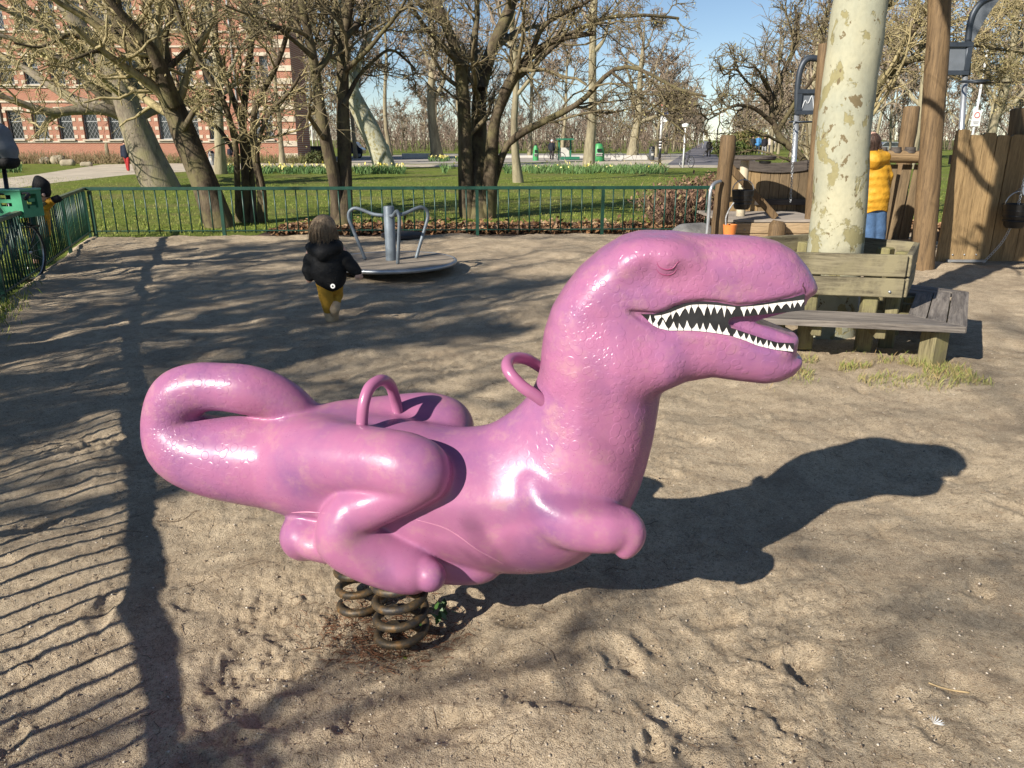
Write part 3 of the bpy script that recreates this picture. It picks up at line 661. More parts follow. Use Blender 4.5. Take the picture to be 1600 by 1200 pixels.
# --- leaning tree just behind the fence
Y = 15.6
tree('leaning_tree', 'dark trunk leaning left just behind the green fence, in front of the thick grey trunk', [
    limb_px([(345,352),(318,285),(290,215),(272,170),(250,125),(222,85),(196,55),(180,20),(172,-30)], Y, Y+.6, 44, 20, seed=21),
    limb_px([(268,165),(256,120),(235,75),(205,40),(180,10),(140,-40)], Y, Y-1, 26, 10, seed=22),
    limb_px([(256,130),(262,95),(258,60),(268,20),(275,-40)], Y, Y+1, 13, 6, seed=23),
    limb_px([(210,70),(180,50),(140,20),(120,-30)], Y+.4, Y+1.4, 15, 6, seed=24),
    limb_px([(200,60),(160,65),(110,55),(95,60),(60,75),(20,70)], Y+.4, Y-1.0, 9, 3, seed=25),
    limb_px([(285,205),(310,165),(335,155),(350,152)], Y, Y-.8, 10, 5, seed=26),
    limb_px([(240,105),(200,110),(160,80),(120,90),(60,110)], Y, Y-1.6, 9, 3, seed=27),
    limb_px([(250,120),(290,80),(330,40),(350,-20)], Y, Y+1.5, 11, 4, seed=28)], 12, OL, n1=7, n2=8, n3=6, tw=.0045, bud=2600, minr=(.018, .011), l1=(.35, .6))
# --- clump of thin stems
Y = 16.4
tree('multi_stem_tree', 'clump of thin mossy stems behind the fence, right of the leaning trunk', [
    limb_px([(374,345),(371,285),(368,225),(350,160),(318,105),(290,50),(270,-20)], Y, Y-1.2, 11, 6, seed=31),
    limb_px([(384,345),(383,270),(379,205),(384,130),(392,60),(398,-20)], Y, Y+.5, 13, 8, seed=32),
    limb_px([(396,345),(393,285),(384,215),(362,150),(340,90),(335,20)], Y, Y+1, 12, 6, seed=33),
    limb_px([(408,348),(406,290),(397,230),(400,165),(430,110),(450,50),(455,-20)], Y, Y-.6, 12, 6, seed=34),
    limb_px([(414,350),(412,300),(402,240),(420,180),(450,150),(470,120)], Y, Y-1.2, 9, 4, seed=35),
    limb_px([(366,235),(340,200),(310,180),(285,150),(270,100)], Y, Y+1.3, 7, 3, seed=36)], 13, OL, n1=7, n2=8, n3=6, tw=.0045, bud=2400, minr=(.016, .010), l1=(.3, .5))
# --- twin stem
Y = 15.2
tree('twin_stem_tree', 'slender dark twin trunk behind the fence, directly left of the roundabout', [
    limb_px([(535,355),(537,300),(538,240),(535,150),(536,80),(543,20),(555,-50)], Y, Y+.3, 28, 13, seed=41),
    limb_px([(527,345),(523,285),(508,215),(495,130),(486,75),(474,20),(465,-50)], Y, Y-.7, 20, 11, seed=42),
    limb_px([(540,110),(572,80),(600,48),(625,15),(645,-30)], Y, Y-1.4, 9, 4, seed=43),
    limb_px([(537,165),(560,120),(590,90),(615,80),(650,110)], Y, Y+1.2, 8, 3, seed=44),
    limb_px([(492,115),(515,85),(520,30),(530,-30)], Y-.5, Y+.5, 9, 5, seed=45),
    limb_px([(490,90),(455,60),(425,40),(390,60)], Y-.6, Y-1.8, 8, 3, seed=46),
    limb_px([(540,60),(575,20),(610,-20)], Y, Y+1, 10, 5, seed=47)], 14, DK, n1=8, n2=8, n3=6, tw=.0045, bud=1400, minr=(.016, .010), l1=(.35, .6))
# --- big multi-stem with arching limb
Y = 17.4
tree('arching_tree', 'large dark multi stemmed tree behind the roundabout with a limb arching right', [
    limb_px([(731,338),(728,270),(726,190),(722,120),(712,75),(690,20),(670,-40)], Y, Y-.5, 24, 13, seed=51),
    limb_px([(748,338),(747,270),(748,200),(752,140),(768,80),(795,20),(810,-40)], Y, Y+.8, 30, 15, seed=52),
    limb_px([(762,335),(768,250),(776,180),(800,125),(835,82),(875,60),(930,52)], Y, Y-1.2, 24, 8, seed=53),
    limb_px([(766,300),(790,232),(815,208),(850,190),(900,165),(928,140),(955,112),(985,105),(1020,118),(1060,140),(1105,152)], Y, Y-2.2, 13, 4, seed=54),
    limb_px([(722,105),(690,70),(660,40),(635,0)], Y-.3, Y-1.6, 10, 4, seed=55),
    limb_px([(800,125),(830,105),(880,60),(940,30),(1000,25),(1060,30)], Y-.4, Y+1, 10, 4, seed=56),
    limb_px([(752,140),(740,80),(745,20),(740,-50)], Y, Y+1.6, 14, 7, seed=57),
    limb_px([(830,86),(850,40),(900,10),(960,-20)], Y-.8, Y-1.8, 10, 4, seed=58),
    limb_px([(955,112),(1000,150),(1030,175),(1070,210),(1085,225)], Y-1.7, Y-2.4, 5, 2, seed=59)], 15, DK, n1=9, n2=8, n3=6, tw=.005, bud=1600, minr=(.018, .010), l1=(.22, .45))
# --- hawthorns behind the wooden play structure
Y = 17.0
tree('hawthorn_tree', 'gnarled dark hawthorn behind the planked play wall, left of the pale trunk', [
    limb_px([(1278,345),(1275,300),(1262,262),(1244,238),(1218,214),(1206,180),(1205,150),(1190,120)], Y, Y, 15, 8, seed=61),
    limb_px([(1210,195),(1180,170),(1150,165),(1120,180),(1105,190)], Y, Y-1, 7, 2, seed=62),
    limb_px([(1205,160),(1225,110),(1245,60),(1240,10)], Y, Y+1, 9, 4, seed=63),
    limb_px([(1206,165),(1170,130),(1150,110),(1130,120)], Y, Y-.5, 6, 2, seed=64),
    limb_px([(1215,205),(1250,150),(1280,110),(1290,60)], Y, Y-1, 8, 3, seed=65)], 16, DK, n1=9, n2=8, n3=5, tw=.006, bud=900, minr=(.016, .010), l1=(.35, .7))
Y = 16.0
tree('hawthorn_tree', 'wide branching hawthorn behind the play structure, right of the pale trunk', [
    limb_px([(1342,330),(1345,250),(1352,190),(1368,140),(1392,110),(1420,95),(1455,90),(1510,100)], Y, Y-.6, 18, 7, seed=71),
    limb_px([(1368,140),(1360,90),(1375,40),(1400,-20)], Y, Y+1, 12, 6, seed=72),
    limb_px([(1392,112),(1410,70),(1440,30),(1460,-30)], Y, Y-1, 10, 5, seed=73),
    limb_px([(1440,92),(1500,70),(1550,75),(1610,85)], Y-.4, Y+1, 8, 3, seed=74),
    limb_px([(1450,92),(1490,120),(1540,130),(1600,128)], Y-.5, Y-1.2, 6, 3, seed=75),
    limb_px([(1420,95),(1480,40),(1540,20),(1600,10)], Y, Y+1.5, 9, 3, seed=76)], 17, OL, n1=9, n2=9, n3=6, tw=.006, bud=3000, minr=(.016, .010), l1=(.35, .6))
# --- the pale plane tree in the bench
PT = np.array([2.67, 6.44])

pl = [limb_px([(1290,520),(1293,460),(1298,395),(1310,300),(1324,160),(1344,0),(1372,-200),(1400,-420)], 6.44, 6.44, 74, 84, K=60, seed=81, jitter=.03)]
tip = pl[0][-1]
for i, (dx, dy, L) in enumerate([(.9, .2, 4.5), (-.7, .5, 4.2), (.1, -.9, 4.0), (.2, .9, 4.8)]):
    r_ = np.random.default_rng(90+i); P_, _ = grow(tip[None, :3], np.array([[dx, dy, 1.3]]), np.array([L]), np.array([1.]), 60, r_, .05, (0, 0, .02)); pl.append(np.concatenate([P_[0], np.linspace(tip[3]*.8, .04, 60)[:, None]], 1))
tree('plane_tree', 'pale flaking plane tree trunk rising through the wooden bench', pl, 18, (M_PLANE, M_TWIG_FAR), n1=5, n2=5, n3=4, tw=.006, sides=28, t0=.6, base=(*PT, 0))
# --- mid-distance trunks
def mid(px, y, hw, h, label, seed, mats=(M_BARK_FAR, M_TWIG_FAR), lean=(0, 0), nl=7, name='park_tree', fork=.4, spread=.45, n=(6, 6, 4), tw=.018, tiltup=.9, group=None, bud=0):
    p = G(px, y); r = hw*.42*depth(p)/FPX; return tree(name, label, shift(gen_limbs(h, r, seed, nl, lean, spread, fork, tiltup=tiltup), p[:2]), seed, mats, *n, tw=tw, minr=(.05, .028), sides=10, base=(p[0], p[1], 0), group=group, bud=bud, flare=.3, K3=3)
Y = 47.0
tree('leaning_plane_tree', 'thick pale trunk leaning strongly left beyond the lawn', [limb_px([(603,266),(588,225),(570,185),(552,150),(538,110),(530,60),(525,-20)], Y, Y, 34, 16, seed=401), limb_px([(552,150),(560,100),(580,50),(590,-20)], Y, Y+3, 14, 6, seed=402), limb_px([(540,115),(510,80),(490,40),(480,-20)], Y, Y-3, 12, 6, seed=403), limb_px([(560,165),(520,140),(500,110)], Y, Y+2, 9, 4, seed=404)], 101, (M_PLANE, M_TWIG_FAR), n1=8, n2=7, n3=5, tw=.016, minr=(.05, .03))
mid(345, 270, 16, 15, 'straight pale trunk between the thin stems and the brick building', 102, lean=(-.03, 0), fork=.3)
mid(810, 283, 13, 12, 'thin straight trunk right of the dark multi stemmed tree', 103, tw=.012, fork=.3)
mid(919, 259, 15, 20, 'tall straight yellowish trunk standing by the daffodil strip', 104, lean=(.01, 0), fork=.35, spread=.3)
mid(988, 248, 15, 11, 'broad round crowned tree beside the grey bins', 105, fork=.3, spread=.75, n=(8, 7, 4), tiltup=.6, tw=.02)
mid(441, 256, 9, 10, 'slim sapling trunk in front of the brick corner pier', 106, fork=.35, spread=.35)
mid(684, 247, 16, 18, 'tall dark trunk beyond the path, right of the leaning pale trunk', 107, fork=.3, spread=.35)
mid(170, 252, 7, 8, 'very thin young trunk before the brick facade', 108, fork=.4, spread=.3, n=(5, 5, 4))
mid(1420, 262, 14, 13, 'bushy pale tree behind the lilac brushwood right of the yellow coat', 109, fork=.2, spread=.6, n=(8, 7, 4), bud=0)
mid(1545, 255, 16, 15, 'broad pale tree behind the plank wall at the right edge', 110, fork=.2, spread=.6, n=(8, 7, 4))
mid(1262, 250, 13, 14, 'tall pale tree far behind the basketball hoops', 111, fork=.25, spread=.5, n=(8, 7, 4))
# --- the wood and the avenue: shared meshes, each tree an object of its own
protos = []
for i, (h, r, nl, sp, fk, tl) in enumerate([(16, .17, 8, .38, .3, .9), (13, .15, 8, .55, .28, .7), (19, .2, 9, .32, .35, 1.1), (9.5, .15, 9, .6, .25, .6)]):
    protos.append(tree('wood_tree', 'x', gen_limbs(h, r, 200+i, nl, (0, 0), sp, fk, tiltup=tl), 210+i, (M_BARK_FAR, M_TWIG_FAR), 7, 7, 5, tw=.028, minr=(.07, .04), sides=7, base=(0, 0, 0), K3=3, group='bare trees of the far wood'))
r_ = np.random.default_rng(5); spots = []
def far(px, D, k, sc): spots.append((px, D, k, sc))
for px in np.arange(480, 900, 48): far(px+r_.uniform(-14, 14), r_.uniform(72, 105), int(r_.integers(0, 3)), r_.uniform(.75, 1.1))
for px in np.arange(480, 1040, 30): far(px+r_.uniform(-9, 9), r_.uniform(130, 180), 3 if px > 860 else int(r_.integers(0, 4)), r_.uniform(.7, 1.0))
for px in np.arange(1200, 1640, 44): far(px+r_.uniform(-12, 12), r_.uniform(62, 95), int(r_.integers(0, 4)), r_.uniform(.75, 1.0))
for px in np.arange(1170, 1660, 34): far(px+r_.uniform(-12, 12), r_.uniform(115, 165), 3 if px < 1230 else int(r_.integers(0, 3)), r_.uniform(.9, 1.2))
for D in (80, 96, 114, 135, 160, 190, 225, 270): far(1105-2900/D*2.4, D, 3, 1.0); far(1105+3900/D*2.4, D, 3, .95)
used = [False]*4
WL = ['tall slim far tree', 'spreading far tree', 'very tall narrow far tree', 'low round far tree']
MARK = [(500, 'between the brick pier and the twin trunk'), (570, 'behind the leaning pale trunk'), (635, 'right of the leaning pale trunk'), (690, 'left of the dark multi stemmed tree'), (770, 'behind the dark multi stemmed tree'), (830, 'above the green kiosk'), (905, 'behind the tall yellowish trunk'), (965, 'behind the round crowned tree'), (1030, 'behind the banner post'), (1080, 'at the mouth of the avenue'), (1150, 'above the rounded olive bush'), (1205, 'above the group of walkers'), (1260, 'behind the slim timber post'), (1310, 'behind the pale plane trunk'), (1365, 'above the yellow coat'), (1420, 'left of the tall timber post'), (1470, 'behind the tall timber post'), (1515, 'behind the white park sign'), (1570, 'above the plank wall'), (1625, 'at the right edge')]
fam = {}
for px, D, k, sc in spots:
    p = ((px-800)/FPX*D*.99, D, -.06); o = protos[k]
    if used[k]: o = dup(o, 'wood_tree')
    used[k] = True; o.location = p; o.rotation_euler = (0, 0, r_.uniform(0, 6.28)); o.scale = (sc,)*3; o['group'] = 'bare trees of the far wood'
    fam.setdefault((WL[k], min(MARK, key=lambda m_: abs(m_[0]-px))[1]), []).append((D, o))
ORD = ['nearest', 'second nearest', 'third nearest', 'fourth nearest', 'fifth nearest', 'sixth nearest', 'seventh nearest', 'eighth nearest', 'ninth nearest', 'farthest']
for (w_, m_), lst in fam.items():
    lst.sort(key=lambda t_: t_[0])
    for i, (D, o) in enumerate(lst): o['label'] = w_+' '+m_+('' if len(lst) == 1 else ', '+ORD[min(i, 9)])
# --- trees left of and behind the viewer: their shadows cross the sand
def shade_tree(x, y, h, r, seed, label, spread=.6, fork=.4, n=(8, 8, 5), nl=9, lean=(0, 0)):
    tree('shade_tree', label, shift(gen_limbs(h, r, seed, nl, lean, spread, fork), (x, y)), seed, OL, *n, tw=.012, minr=(.03, .016), sides=9, base=(x, y, 0), group='trees outside the left fence', K3=3)
shade_tree(-8.8, 0.6, 7.5, .24, 301, 'old tree outside the left fence, shading the middle of the sand', .66, .32, (10, 9, 5), 10)
shade_tree(-11.2, 3.4, 8.0, .22, 302, 'second tree along the left fence, shading the sand near the toddler', .55, .35, (9, 9, 5))
shade_tree(-5.0, -2.4, 3.0, .035, 303, 'unseen low thorn tree added behind the viewer for its shade', .40, .42, (9, 9, 6), 8)  # added out of view to shade the front sand; limbs thinned to soften it
shade_tree(-3.6, -4.3, 9.5, .05, 304, 'unseen slender tall tree added behind the viewer for its faint shade', .26, .68, (5, 6, 4))  # added out of view; trunk thinned to weaken its shadow
shade_tree(-8.3, -1.3, 6.8, .17, 305, 'unseen tree added outside the left fence to shade the sand behind the dinosaur', .5, .4, (9, 8, 4), 9)  # added out of view for more shade on the middle of the sand
# ================================================================ the pink dinosaur spring rider
DA = R(7.0); DO = np.array([-0.42, 2.33, 0.0])
DF = np.array([math.cos(DA), -math.sin(DA), 0]); DLAT = np.array([math.sin(DA), math.cos(DA), 0])
def dl(px, py, lat=0.0):
    r = ray(px, py); c = np.array([0, 0, CAM_H]); t = (lat-(c-DO)@DLAT)/(r@DLAT); p = c+t*r
    return np.array([(p-DO)@DF, lat, p[2]])
def ds(px, py, rp, lat=0.0):
    q = dl(px, py, lat); w = DO+DF*q[0]+DLAT*q[1]+np.array([0, 0, q[2]])
    return (q[0], q[1], q[2], rp*depth(w)/FPX)
def mat_dino():
    t = NT('pink_gloss_paint'); v = t.co('Object')
    big = t.noise(v, 3.2, 4, .6); fine = t.noise(v, 26, 4, .65)
    c = t.mix(t.ramp(big, [(.44, 0.), (.66, 1.)]), (0.350, 0.128, 0.238), (0.235, 0.098, 0.222))  # mauve blobs: uneven paint, plus tree shade and sky reflection put into colour
    c = t.mix(t.math('MULTIPLY', t.ramp(fine, [(.45, 0.), (.75, 1.)]), .35), c, (0.385, 0.165, 0.255))
    # dust and scuffs, with a shape of their own
    dn = t.noise(v, 9, 7, .75); c = t.mix(t.ramp(dn, [(.52, 0.), (.70, .55)]), c, (0.40, 0.22, 0.22))
    sp = t.voro(v, 70); spm = t.noise(v, 5, 3); c = t.mix(t.math('MULTIPLY', t.ramp(sp, [(.05, .9), (.11, 0.)]), t.ramp(spm, [(.54, 0.), (.60, 1.)])), c, (0.2, 0.07, 0.12))
    t.col(c)
    t.rough(t.ramp(dn, [(.35, .26), (.55, .36), (.7, .6)]), .36)
    t.b.inputs['Coat Weight'].default_value = .05; t.b.inputs['Coat Roughness'].default_value = .12
    # pebbled scales: raised rings of uneven size, strongest on head, neck and tail
    ns = t.noise(v, 7, 2); wv = t.n('VectorMath'); wv.operation = 'MULTIPLY_ADD'; t.l(ns.node.outputs[1], wv.inputs[0]); wv.inputs[1].default_value = (.03, .03, .03); t.l(v, wv.inputs[2])
    e1 = t.voro(wv.outputs[0], 34); e2 = t.voro(wv.outputs[0], 58)
    h1 = t.ramp(e1, [(.0, .75), (.36, .85), (.43, 1.), (.50, 0.)]); h2 = t.ramp(e2, [(.0, .75), (.36, .85), (.43, 1.), (.52, 0.)])
    sel = t.ramp(t.noise(v, 6, 2), [(.45, 0.), (.55, 1.)]); h = t.mix(sel, h1, h2)
    sx = t.n('SeparateXYZ'); t.l(v, sx.inputs[0])
    mh = t.ramp(t.math('MULTIPLY', t.math('ADD', t.math('MULTIPLY', sx.outputs[0], .6), t.math('ADD', sx.outputs[2], t.math('MULTIPLY', big, .2))), .5), [(.53, 0.), (.62, 1.)])
    mt = t.ramp(t.math('ADD', t.math('MULTIPLY', sx.outputs[0], -1.0), t.math('MULTIPLY', big, .3)), [(.38, 0.), (.62, .7)])
    mk = t.math('MAXIMUM', t.math('MAXIMUM', mh, mt), .12); hm = t.math('MULTIPLY', h, mk)
    b1 = t.bump(hm, .30, .003); t.bump(t.noise(v, 16, 4, .6), .12, .006, b1)
    return t.m
M_DINO = mat_dino()
M_HANDLE = simple('pink_handle_paint', (0.35, 0.125, 0.235), .28, .1, 8, bump=.08, bscale=30, coat=.2)
dino = empty('spring_rider', tuple(DO), 'glossy pink dinosaur spring rider with open toothed mouth on the sand', 'spring rider', rz=-DA)
def sm(pts, m=4):            # smooth a chain of balls into a flowing limb
    return [tuple(p) for p in catmull(np.array(pts), m)]
S = SDF((-0.90, -0.34, 0.13), (1.37, 0.34, 1.43), .006)
# torso, neck
S.chain(sm([ds(455, 722, 76), ds(520, 730, 78), ds(600, 742, 84), ds(690, 770, 95), ds(780, 785, 98), ds(850, 782, 98)], 3), .03, kin=.05)
S.chain(sm([ds(850, 782, 98), ds(892, 740, 96), ds(925, 670, 85), ds(938, 600, 82), ds(945, 540, 84)], 3), .06, kin=.05)
S.chain([ds(760, 720, 40), ds(830, 690, 44), ds(885, 640, 44)], .10, kin=.06)
# tail: curls back over itself and touches down on the rump
S.chain(sm([ds(470, 724, 76), ds(400, 718, 70.5), ds(335, 713, 61.5), ds(288, 695, 55), ds(268, 660, 42), ds(278, 622, 41), ds(308, 606, 37), ds(345, 604.5, 35.5), ds(385, 609, 37), ds(425, 619, 34, .02), ds(462, 640, 29, .04), ds(498, 668, 17, .06)], 4), .008, kin=.012)
# haunches, folded legs, feet, arms: measured on the near side, mirrored to the far side
for s_ in (-1, 1):
    def q(px, py, rp, lat):
        a = ds(px, py, rp, -abs(lat)); return (a[0], s_*abs(a[1]), a[2], a[3])
    S.chain(sm([q(480, 712, 58, .06), q(548, 718, 50, .13), q(610, 724, 45, .18), q(656, 738, 49, .195)], 3), .030, kin=.04)
    S.chain(sm([q(660, 742, 45, .198), q(612, 778, 31, .218), q(556, 797, 39, .205)], 3), .007, kin=.02)
    S.chain(sm([q(550, 800, 37, .195), q(543, 834, 43, .185), q(585, 860, 42, .18), q(628, 880, 36, .19), q(652, 890, 30, .20)], 3), .012, ys=1.25, kin=.03)
    S.chain([q(662, 894, 27, .225), q(672, 900, 25, .235)], .004)
    S.chain(sm([q(630, 866, 34, .13), q(690, 878, 29, .115), q(735, 886, 22, .10), q(765, 888, 15, .09)], 3), .016, kin=.03)
    S.chain(sm([q(838, 756, 25, .150), q(854, 790, 37, .172), q(898, 814, 40, .200), q(940, 824, 33, .212), q(962, 826, 29, .21)], 3), .022, kin=.03)
    S.chain(sm([q(970, 816, 25, .205), q(983, 834, 23, .212), q(976, 858, 15, .222)], 3), .010, kin=.02)
# foot mould under the belly
S.chain(sm([ds(492, 806, 34), ds(560, 818, 34), ds(650, 838, 28), ds(735, 856, 20), ds(768, 864, 14)], 3), .012, ys=2.5, kin=.05)
S.chain([ds(476, 838, 38, -.12), ds(482, 812, 34, .10)], .014, kin=.05)
S.chain(sm([ds(700, 858, 24, -.05), ds(745, 874, 21, -.05), ds(772, 880, 14, -.04)], 3), .012); S.chain([ds(740, 872, 22, .12), ds(775, 876, 16, .12)], .012)
# head
OUT = [(852,548),(853,515),(862,480),(880,450),(905,418),(940,388),(970,370),(1000,362),(1050,361),(1085,365),(1110,367),(1150,368),(1185,370),(1215,377),(1240,391),(1260,415),(1272,437),(1276,449),(1270,458),(1259,465),(1250,500),(1242,549),(1252,556),(1251,566),(1238,582),(1215,592),(1190,595),(1150,590),(1110,584),(1070,590),(1030,602),(1000,609),(965,610),(930,610),(890,612),(860,595)]
outp = np.array([dl(x, y)[[0, 2]] for x, y in OUT])
xa, xb = dl(1000, 480)[0], dl(1262, 460)[0]
S.pillow(outp, .155, .115, .035, x0=xa-.05, x1=xb, W1=.098)
Wm = lambda x: .132+(.083-.132)*np.clip((x-xa)/(xb-xa), -1, 1.3)
def onp(px, py):                 # a point on the side panel of the mouth
    q_ = dl(px, py, -.11)
    for _ in range(4): q_ = dl(px, py, -float(Wm(q_[0])))
    return q_
C2 = lambda cx, cy: (960+.2125*cx, 420+.2125*cy)
up_e = [(195,332),(290,332),(370,312),(440,276),(540,248),(650,237),(760,245),(900,272),(1000,264),(1150,240),(1300,212),(1397,186)]
up_l = [(1397,303),(1200,325),(1000,345),(880,352),(842,368)]
lo_u = [(836,395),(850,432),(950,465),(1100,515),(1200,542),(1318,548)]
lo_e = [(1316,608),(1180,593),(1050,562),(940,517),(850,490),(700,465),(560,452),(400,452),(330,437),(270,402),(228,362)]
panel = up_e+up_l+lo_u+lo_e
# lips open a little wider than the painted board
wide = [(95,300)]+[(x, y-14) for x, y in up_e[1:]]+[(1480,160),(1480,640),(1330,622)]+[(x, y+10) for x, y in lo_e[1:-1]]+[(185,370)]
wp = np.array([onp(*C2(*p))[[0, 2]] for p in wide])
sl_, X_, Y_, Z_ = S.sub((wp[:,0].min()-.03, -.2, wp[:,1].min()-.03), (wp[:,0].max()+.03, .2, wp[:,1].max()+.03))
x2_, z2_ = np.broadcast_arrays(X_[:, 0, :], Z_[:, 0, :]); sdw = poly_sd(wp, x2_, z2_)[:, None, :]
S.comb(sl_, np.maximum(sdw, Wm(X_)-np.abs(Y_)).astype(np.float32), .012, 'cut')
fl = [(838,382),(880,358),(1000,351),(1200,331),(1390,309),(1600,290),(1600,560),(1318,542),(1200,535),(1100,508),(955,458),(870,425)]
fp = np.array([onp(*C2(*p))[[0, 2]] for p in fl]); sdf_ = poly_sd(fp, x2_, z2_)[:, None, :]
S.comb(sl_, np.maximum(sdf_, Wm(X_)-.022-np.abs(Y_)).astype(np.float32), .014, 'cut')
wd = [(1000,396),(1040,388),(1240,338),(1395,306),(1700,280),(1700,540),(1322,512),(1280,492),(1150,440),(1040,405)]
wpp = np.array([dl(*C2(*p), -.07)[[0, 2]] for p in wd]); sdd = poly_sd(wpp, x2_, z2_)[:, None, :]
S.comb(sl_, (sdd+0*Y_).astype(np.float32), .012, 'cut')
# brow, closed lid, jowl
for s_ in (-1, 1):
    b = lambda px, py, rp, lat: (lambda a: (a[0], s_*abs(a[1]), a[2], a[3]))(ds(px, py, rp, -lat))
    S.chain(sm([b(985, 412, 22, .100), b(1030, 404, 16, .110), b(1075, 408, 11, .105)], 3), .04, kin=.04)
    S.chain([b(990, 445, 12, .190), b(1020, 432, 15, .185), b(1075, 432, 13, .180)], .05, 'cut')
    S.chain([b(1040, 408, 19, .122)], .022)
    S.chain([b(975, 572, 34, .10), b(1030, 570, 26, .105)], .07)
D_ = S.D
for ax_ in range(3):           # soften the joins
    D_ = .25*np.roll(D_, 1, ax_)+.5*D_+.25*np.roll(D_, -1, ax_)
S.D = D_
body = link('body', S.mesh('dino_body'), M_DINO, dino)
del S
# eyelid folds
M_FOLD = simple('dark_pink_fold', (0.30, 0.06, 0.15), .4, .1)
def arc_px(pts, lat): return catmull([dl(x, y, lat) for x, y in pts], 6)
M_BLACK = simple('black_mouth_paint', (0.022, 0.022, 0.024), .38, .5, 14, bump=.1)
M_TOOTH = simple('white_tooth_paint', (0.78, 0.74, 0.70), .4, .10, 30, bump=.1)
from mathutils.geometry import tessellate_polygon
def plate(name, pts3, thick, mat, parent, flip=1):
    P3 = np.array(pts3); n = len(P3); tri = tessellate_polygon([[Vector((p[0], p[2], 0)) for p in P3]])
    V = np.concatenate([P3, P3+np.array([0, thick, 0])]); F3 = [list(t_) for t_ in tri]+[[a+n for a in t_][::-1] for t_ in tri]
    F4 = [(i, (i+1) % n, n+(i+1) % n, n+i) for i in range(n)]
    me = fix_normals(mesh_np(name, V, [np.array(F3), np.array(F4)], False)); return link(name, me, mat, parent)
pp = [onp(*C2(*p))-np.array([0, .003, 0]) for p in panel]
pan = plate('mouth_panel', pp, .006, M_BLACK, dino)
pan['label'] = 'black painted mouth board with white teeth'
pan2 = plate('mouth_panel', [p*np.array([1, -1, 1]) for p in pp], -.006, M_BLACK, dino)
def along(poly, t):
    poly = np.array(poly, float); d = np.r_[0, np.cumsum(np.hypot(*np.diff(poly, axis=0).T))]; return np.array([np.interp(t*d[-1], d, poly[:, 0]), np.interp(t*d[-1], d, poly[:, 1])])
def teeth(base, n, ln, band, seed):
    r_ = np.random.default_rng(seed); e = np.r_[0, np.cumsum(r_.uniform(.65, 1.35, n))]; e /= e[-1]
    for i in range(n):
        a, b = along(base, e[i]+.004), along(base, e[i+1]-.004); m = (a+b)/2; l_ = np.interp(i/(n-1), [0, .5, 1], ln)*r_.uniform(.72, 1.18)
        nrm = np.array([0, 1.0]); s_ = 1 if band > 0 else -1
        tip = m+nrm*s_*l_+np.array([r_.uniform(-11, 11), 0])
        poly = [a-nrm*0, b-nrm*0, b+nrm*s_*6, b*.6+tip*.4+np.array([(m-b)[0]*.08, 0]), tip, a*.6+tip*.4+np.array([(m-a)[0]*.08, 0]), a+nrm*s_*6]
        poly = [p-nrm*s_*abs(band) for p in poly[:2]]+poly[2:]
        plate('tooth', [onp(*C2(*p))-np.array([0, .006, 0]) for p in poly], .003, M_TOOTH, pan)
teeth([(292,350),(370,342),(430,318),(490,290),(560,270),(650,264),(760,272),(888,286)], 11, (48, 66, 66), 6, 1)
teeth([(925,286),(1050,276),(1200,254),(1392,232)], 9, (64, 56, 36), 6, 2)
teeth([(248,376),(285,410),(340,436),(400,446),(560,446),(700,458),(848,482)], 11, (58, 60, 62), -4, 3)
teeth([(872,490),(950,514),(1050,556),(1180,586),(1312,600)], 10, (46, 48, 46), -5, 4)
# handles: bent tubes let into the rump and the nape
def handle(pts):
    P_ = catmull(pts, 8); o = MB().tube(P_, .0185, 14).obj('handle', M_HANDLE, dino, True)
    return o
handle([dl(566, 672, -.10), dl(566, 655, -.10), dl(569, 628, -.09), dl(578, 605, -.06), dl(596, 594, -.01), dl(610, 602, .04), dl(617, 622, .075), dl(621, 640, .09), dl(622, 652, .09)])
handle([dl(856, 632, -.09), dl(838, 619, -.10), dl(815, 603, -.105), dl(796, 582, -.09), dl(793, 567, -.05), dl(803, 560, .0), dl(822, 561, .05), dl(842, 572, .09), dl(860, 585, .09)])
# eye folds and nostril chip hug the surface by projecting onto the body
from mathutils.bvhtree import BVHTree
dgm = body.data; bv = BVHTree.FromPolygons([v.co[:] for v in dgm.vertices], [p.vertices[:] for p in dgm.polygons])
camL = np.array([(np.array([0, 0, CAM_H])-DO)@DF, (np.array([0, 0, CAM_H])-DO)@DLAT, CAM_H])
def stick(px, py):
    q_ = dl(px, py, 0)-camL; h = bv.ray_cast(Vector(camL), Vector(q_).normalized()); return np.array(h[0]) if h[0] else None
def crease(name, pts, r, mat):
    P_ = [stick(x, y) for x, y in catmull([(x, y, 0) for x, y in pts], 6)[:, :2]]; P_ = np.array([p for p in P_ if p is not None])
    rr = r*np.sin(np.linspace(.25, math.pi-.25, len(P_))); MB().tube(P_, rr, 6).obj(name, mat, dino, True)
crease('eyelid_fold', [(1026,409),(1030,417),(1040,421),(1051,419),(1058,411),(1063,408)], .0020, M_FOLD)
crease('eyelid_fold', [(1025,420),(1031,427),(1042,430),(1052,427),(1058,420)], .0016, M_FOLD)
crease('snout_chip', [(1256,441),(1254,446),(1257,451),(1258,459)], .0022, simple('chipped_dark', (.08, .03, .05), .7))
# two mould seams across flank and belly
M_SEAM = simple('seam_pink', (0.50, 0.21, 0.32), .35, .1)
crease('mould_seam', [(650,812),(690,823),(715,836),(745,858),(770,872),(790,883)], .0032, M_SEAM)
crease('mould_seam', [(455,801),(480,800),(508,802)], .003, M_SEAM)
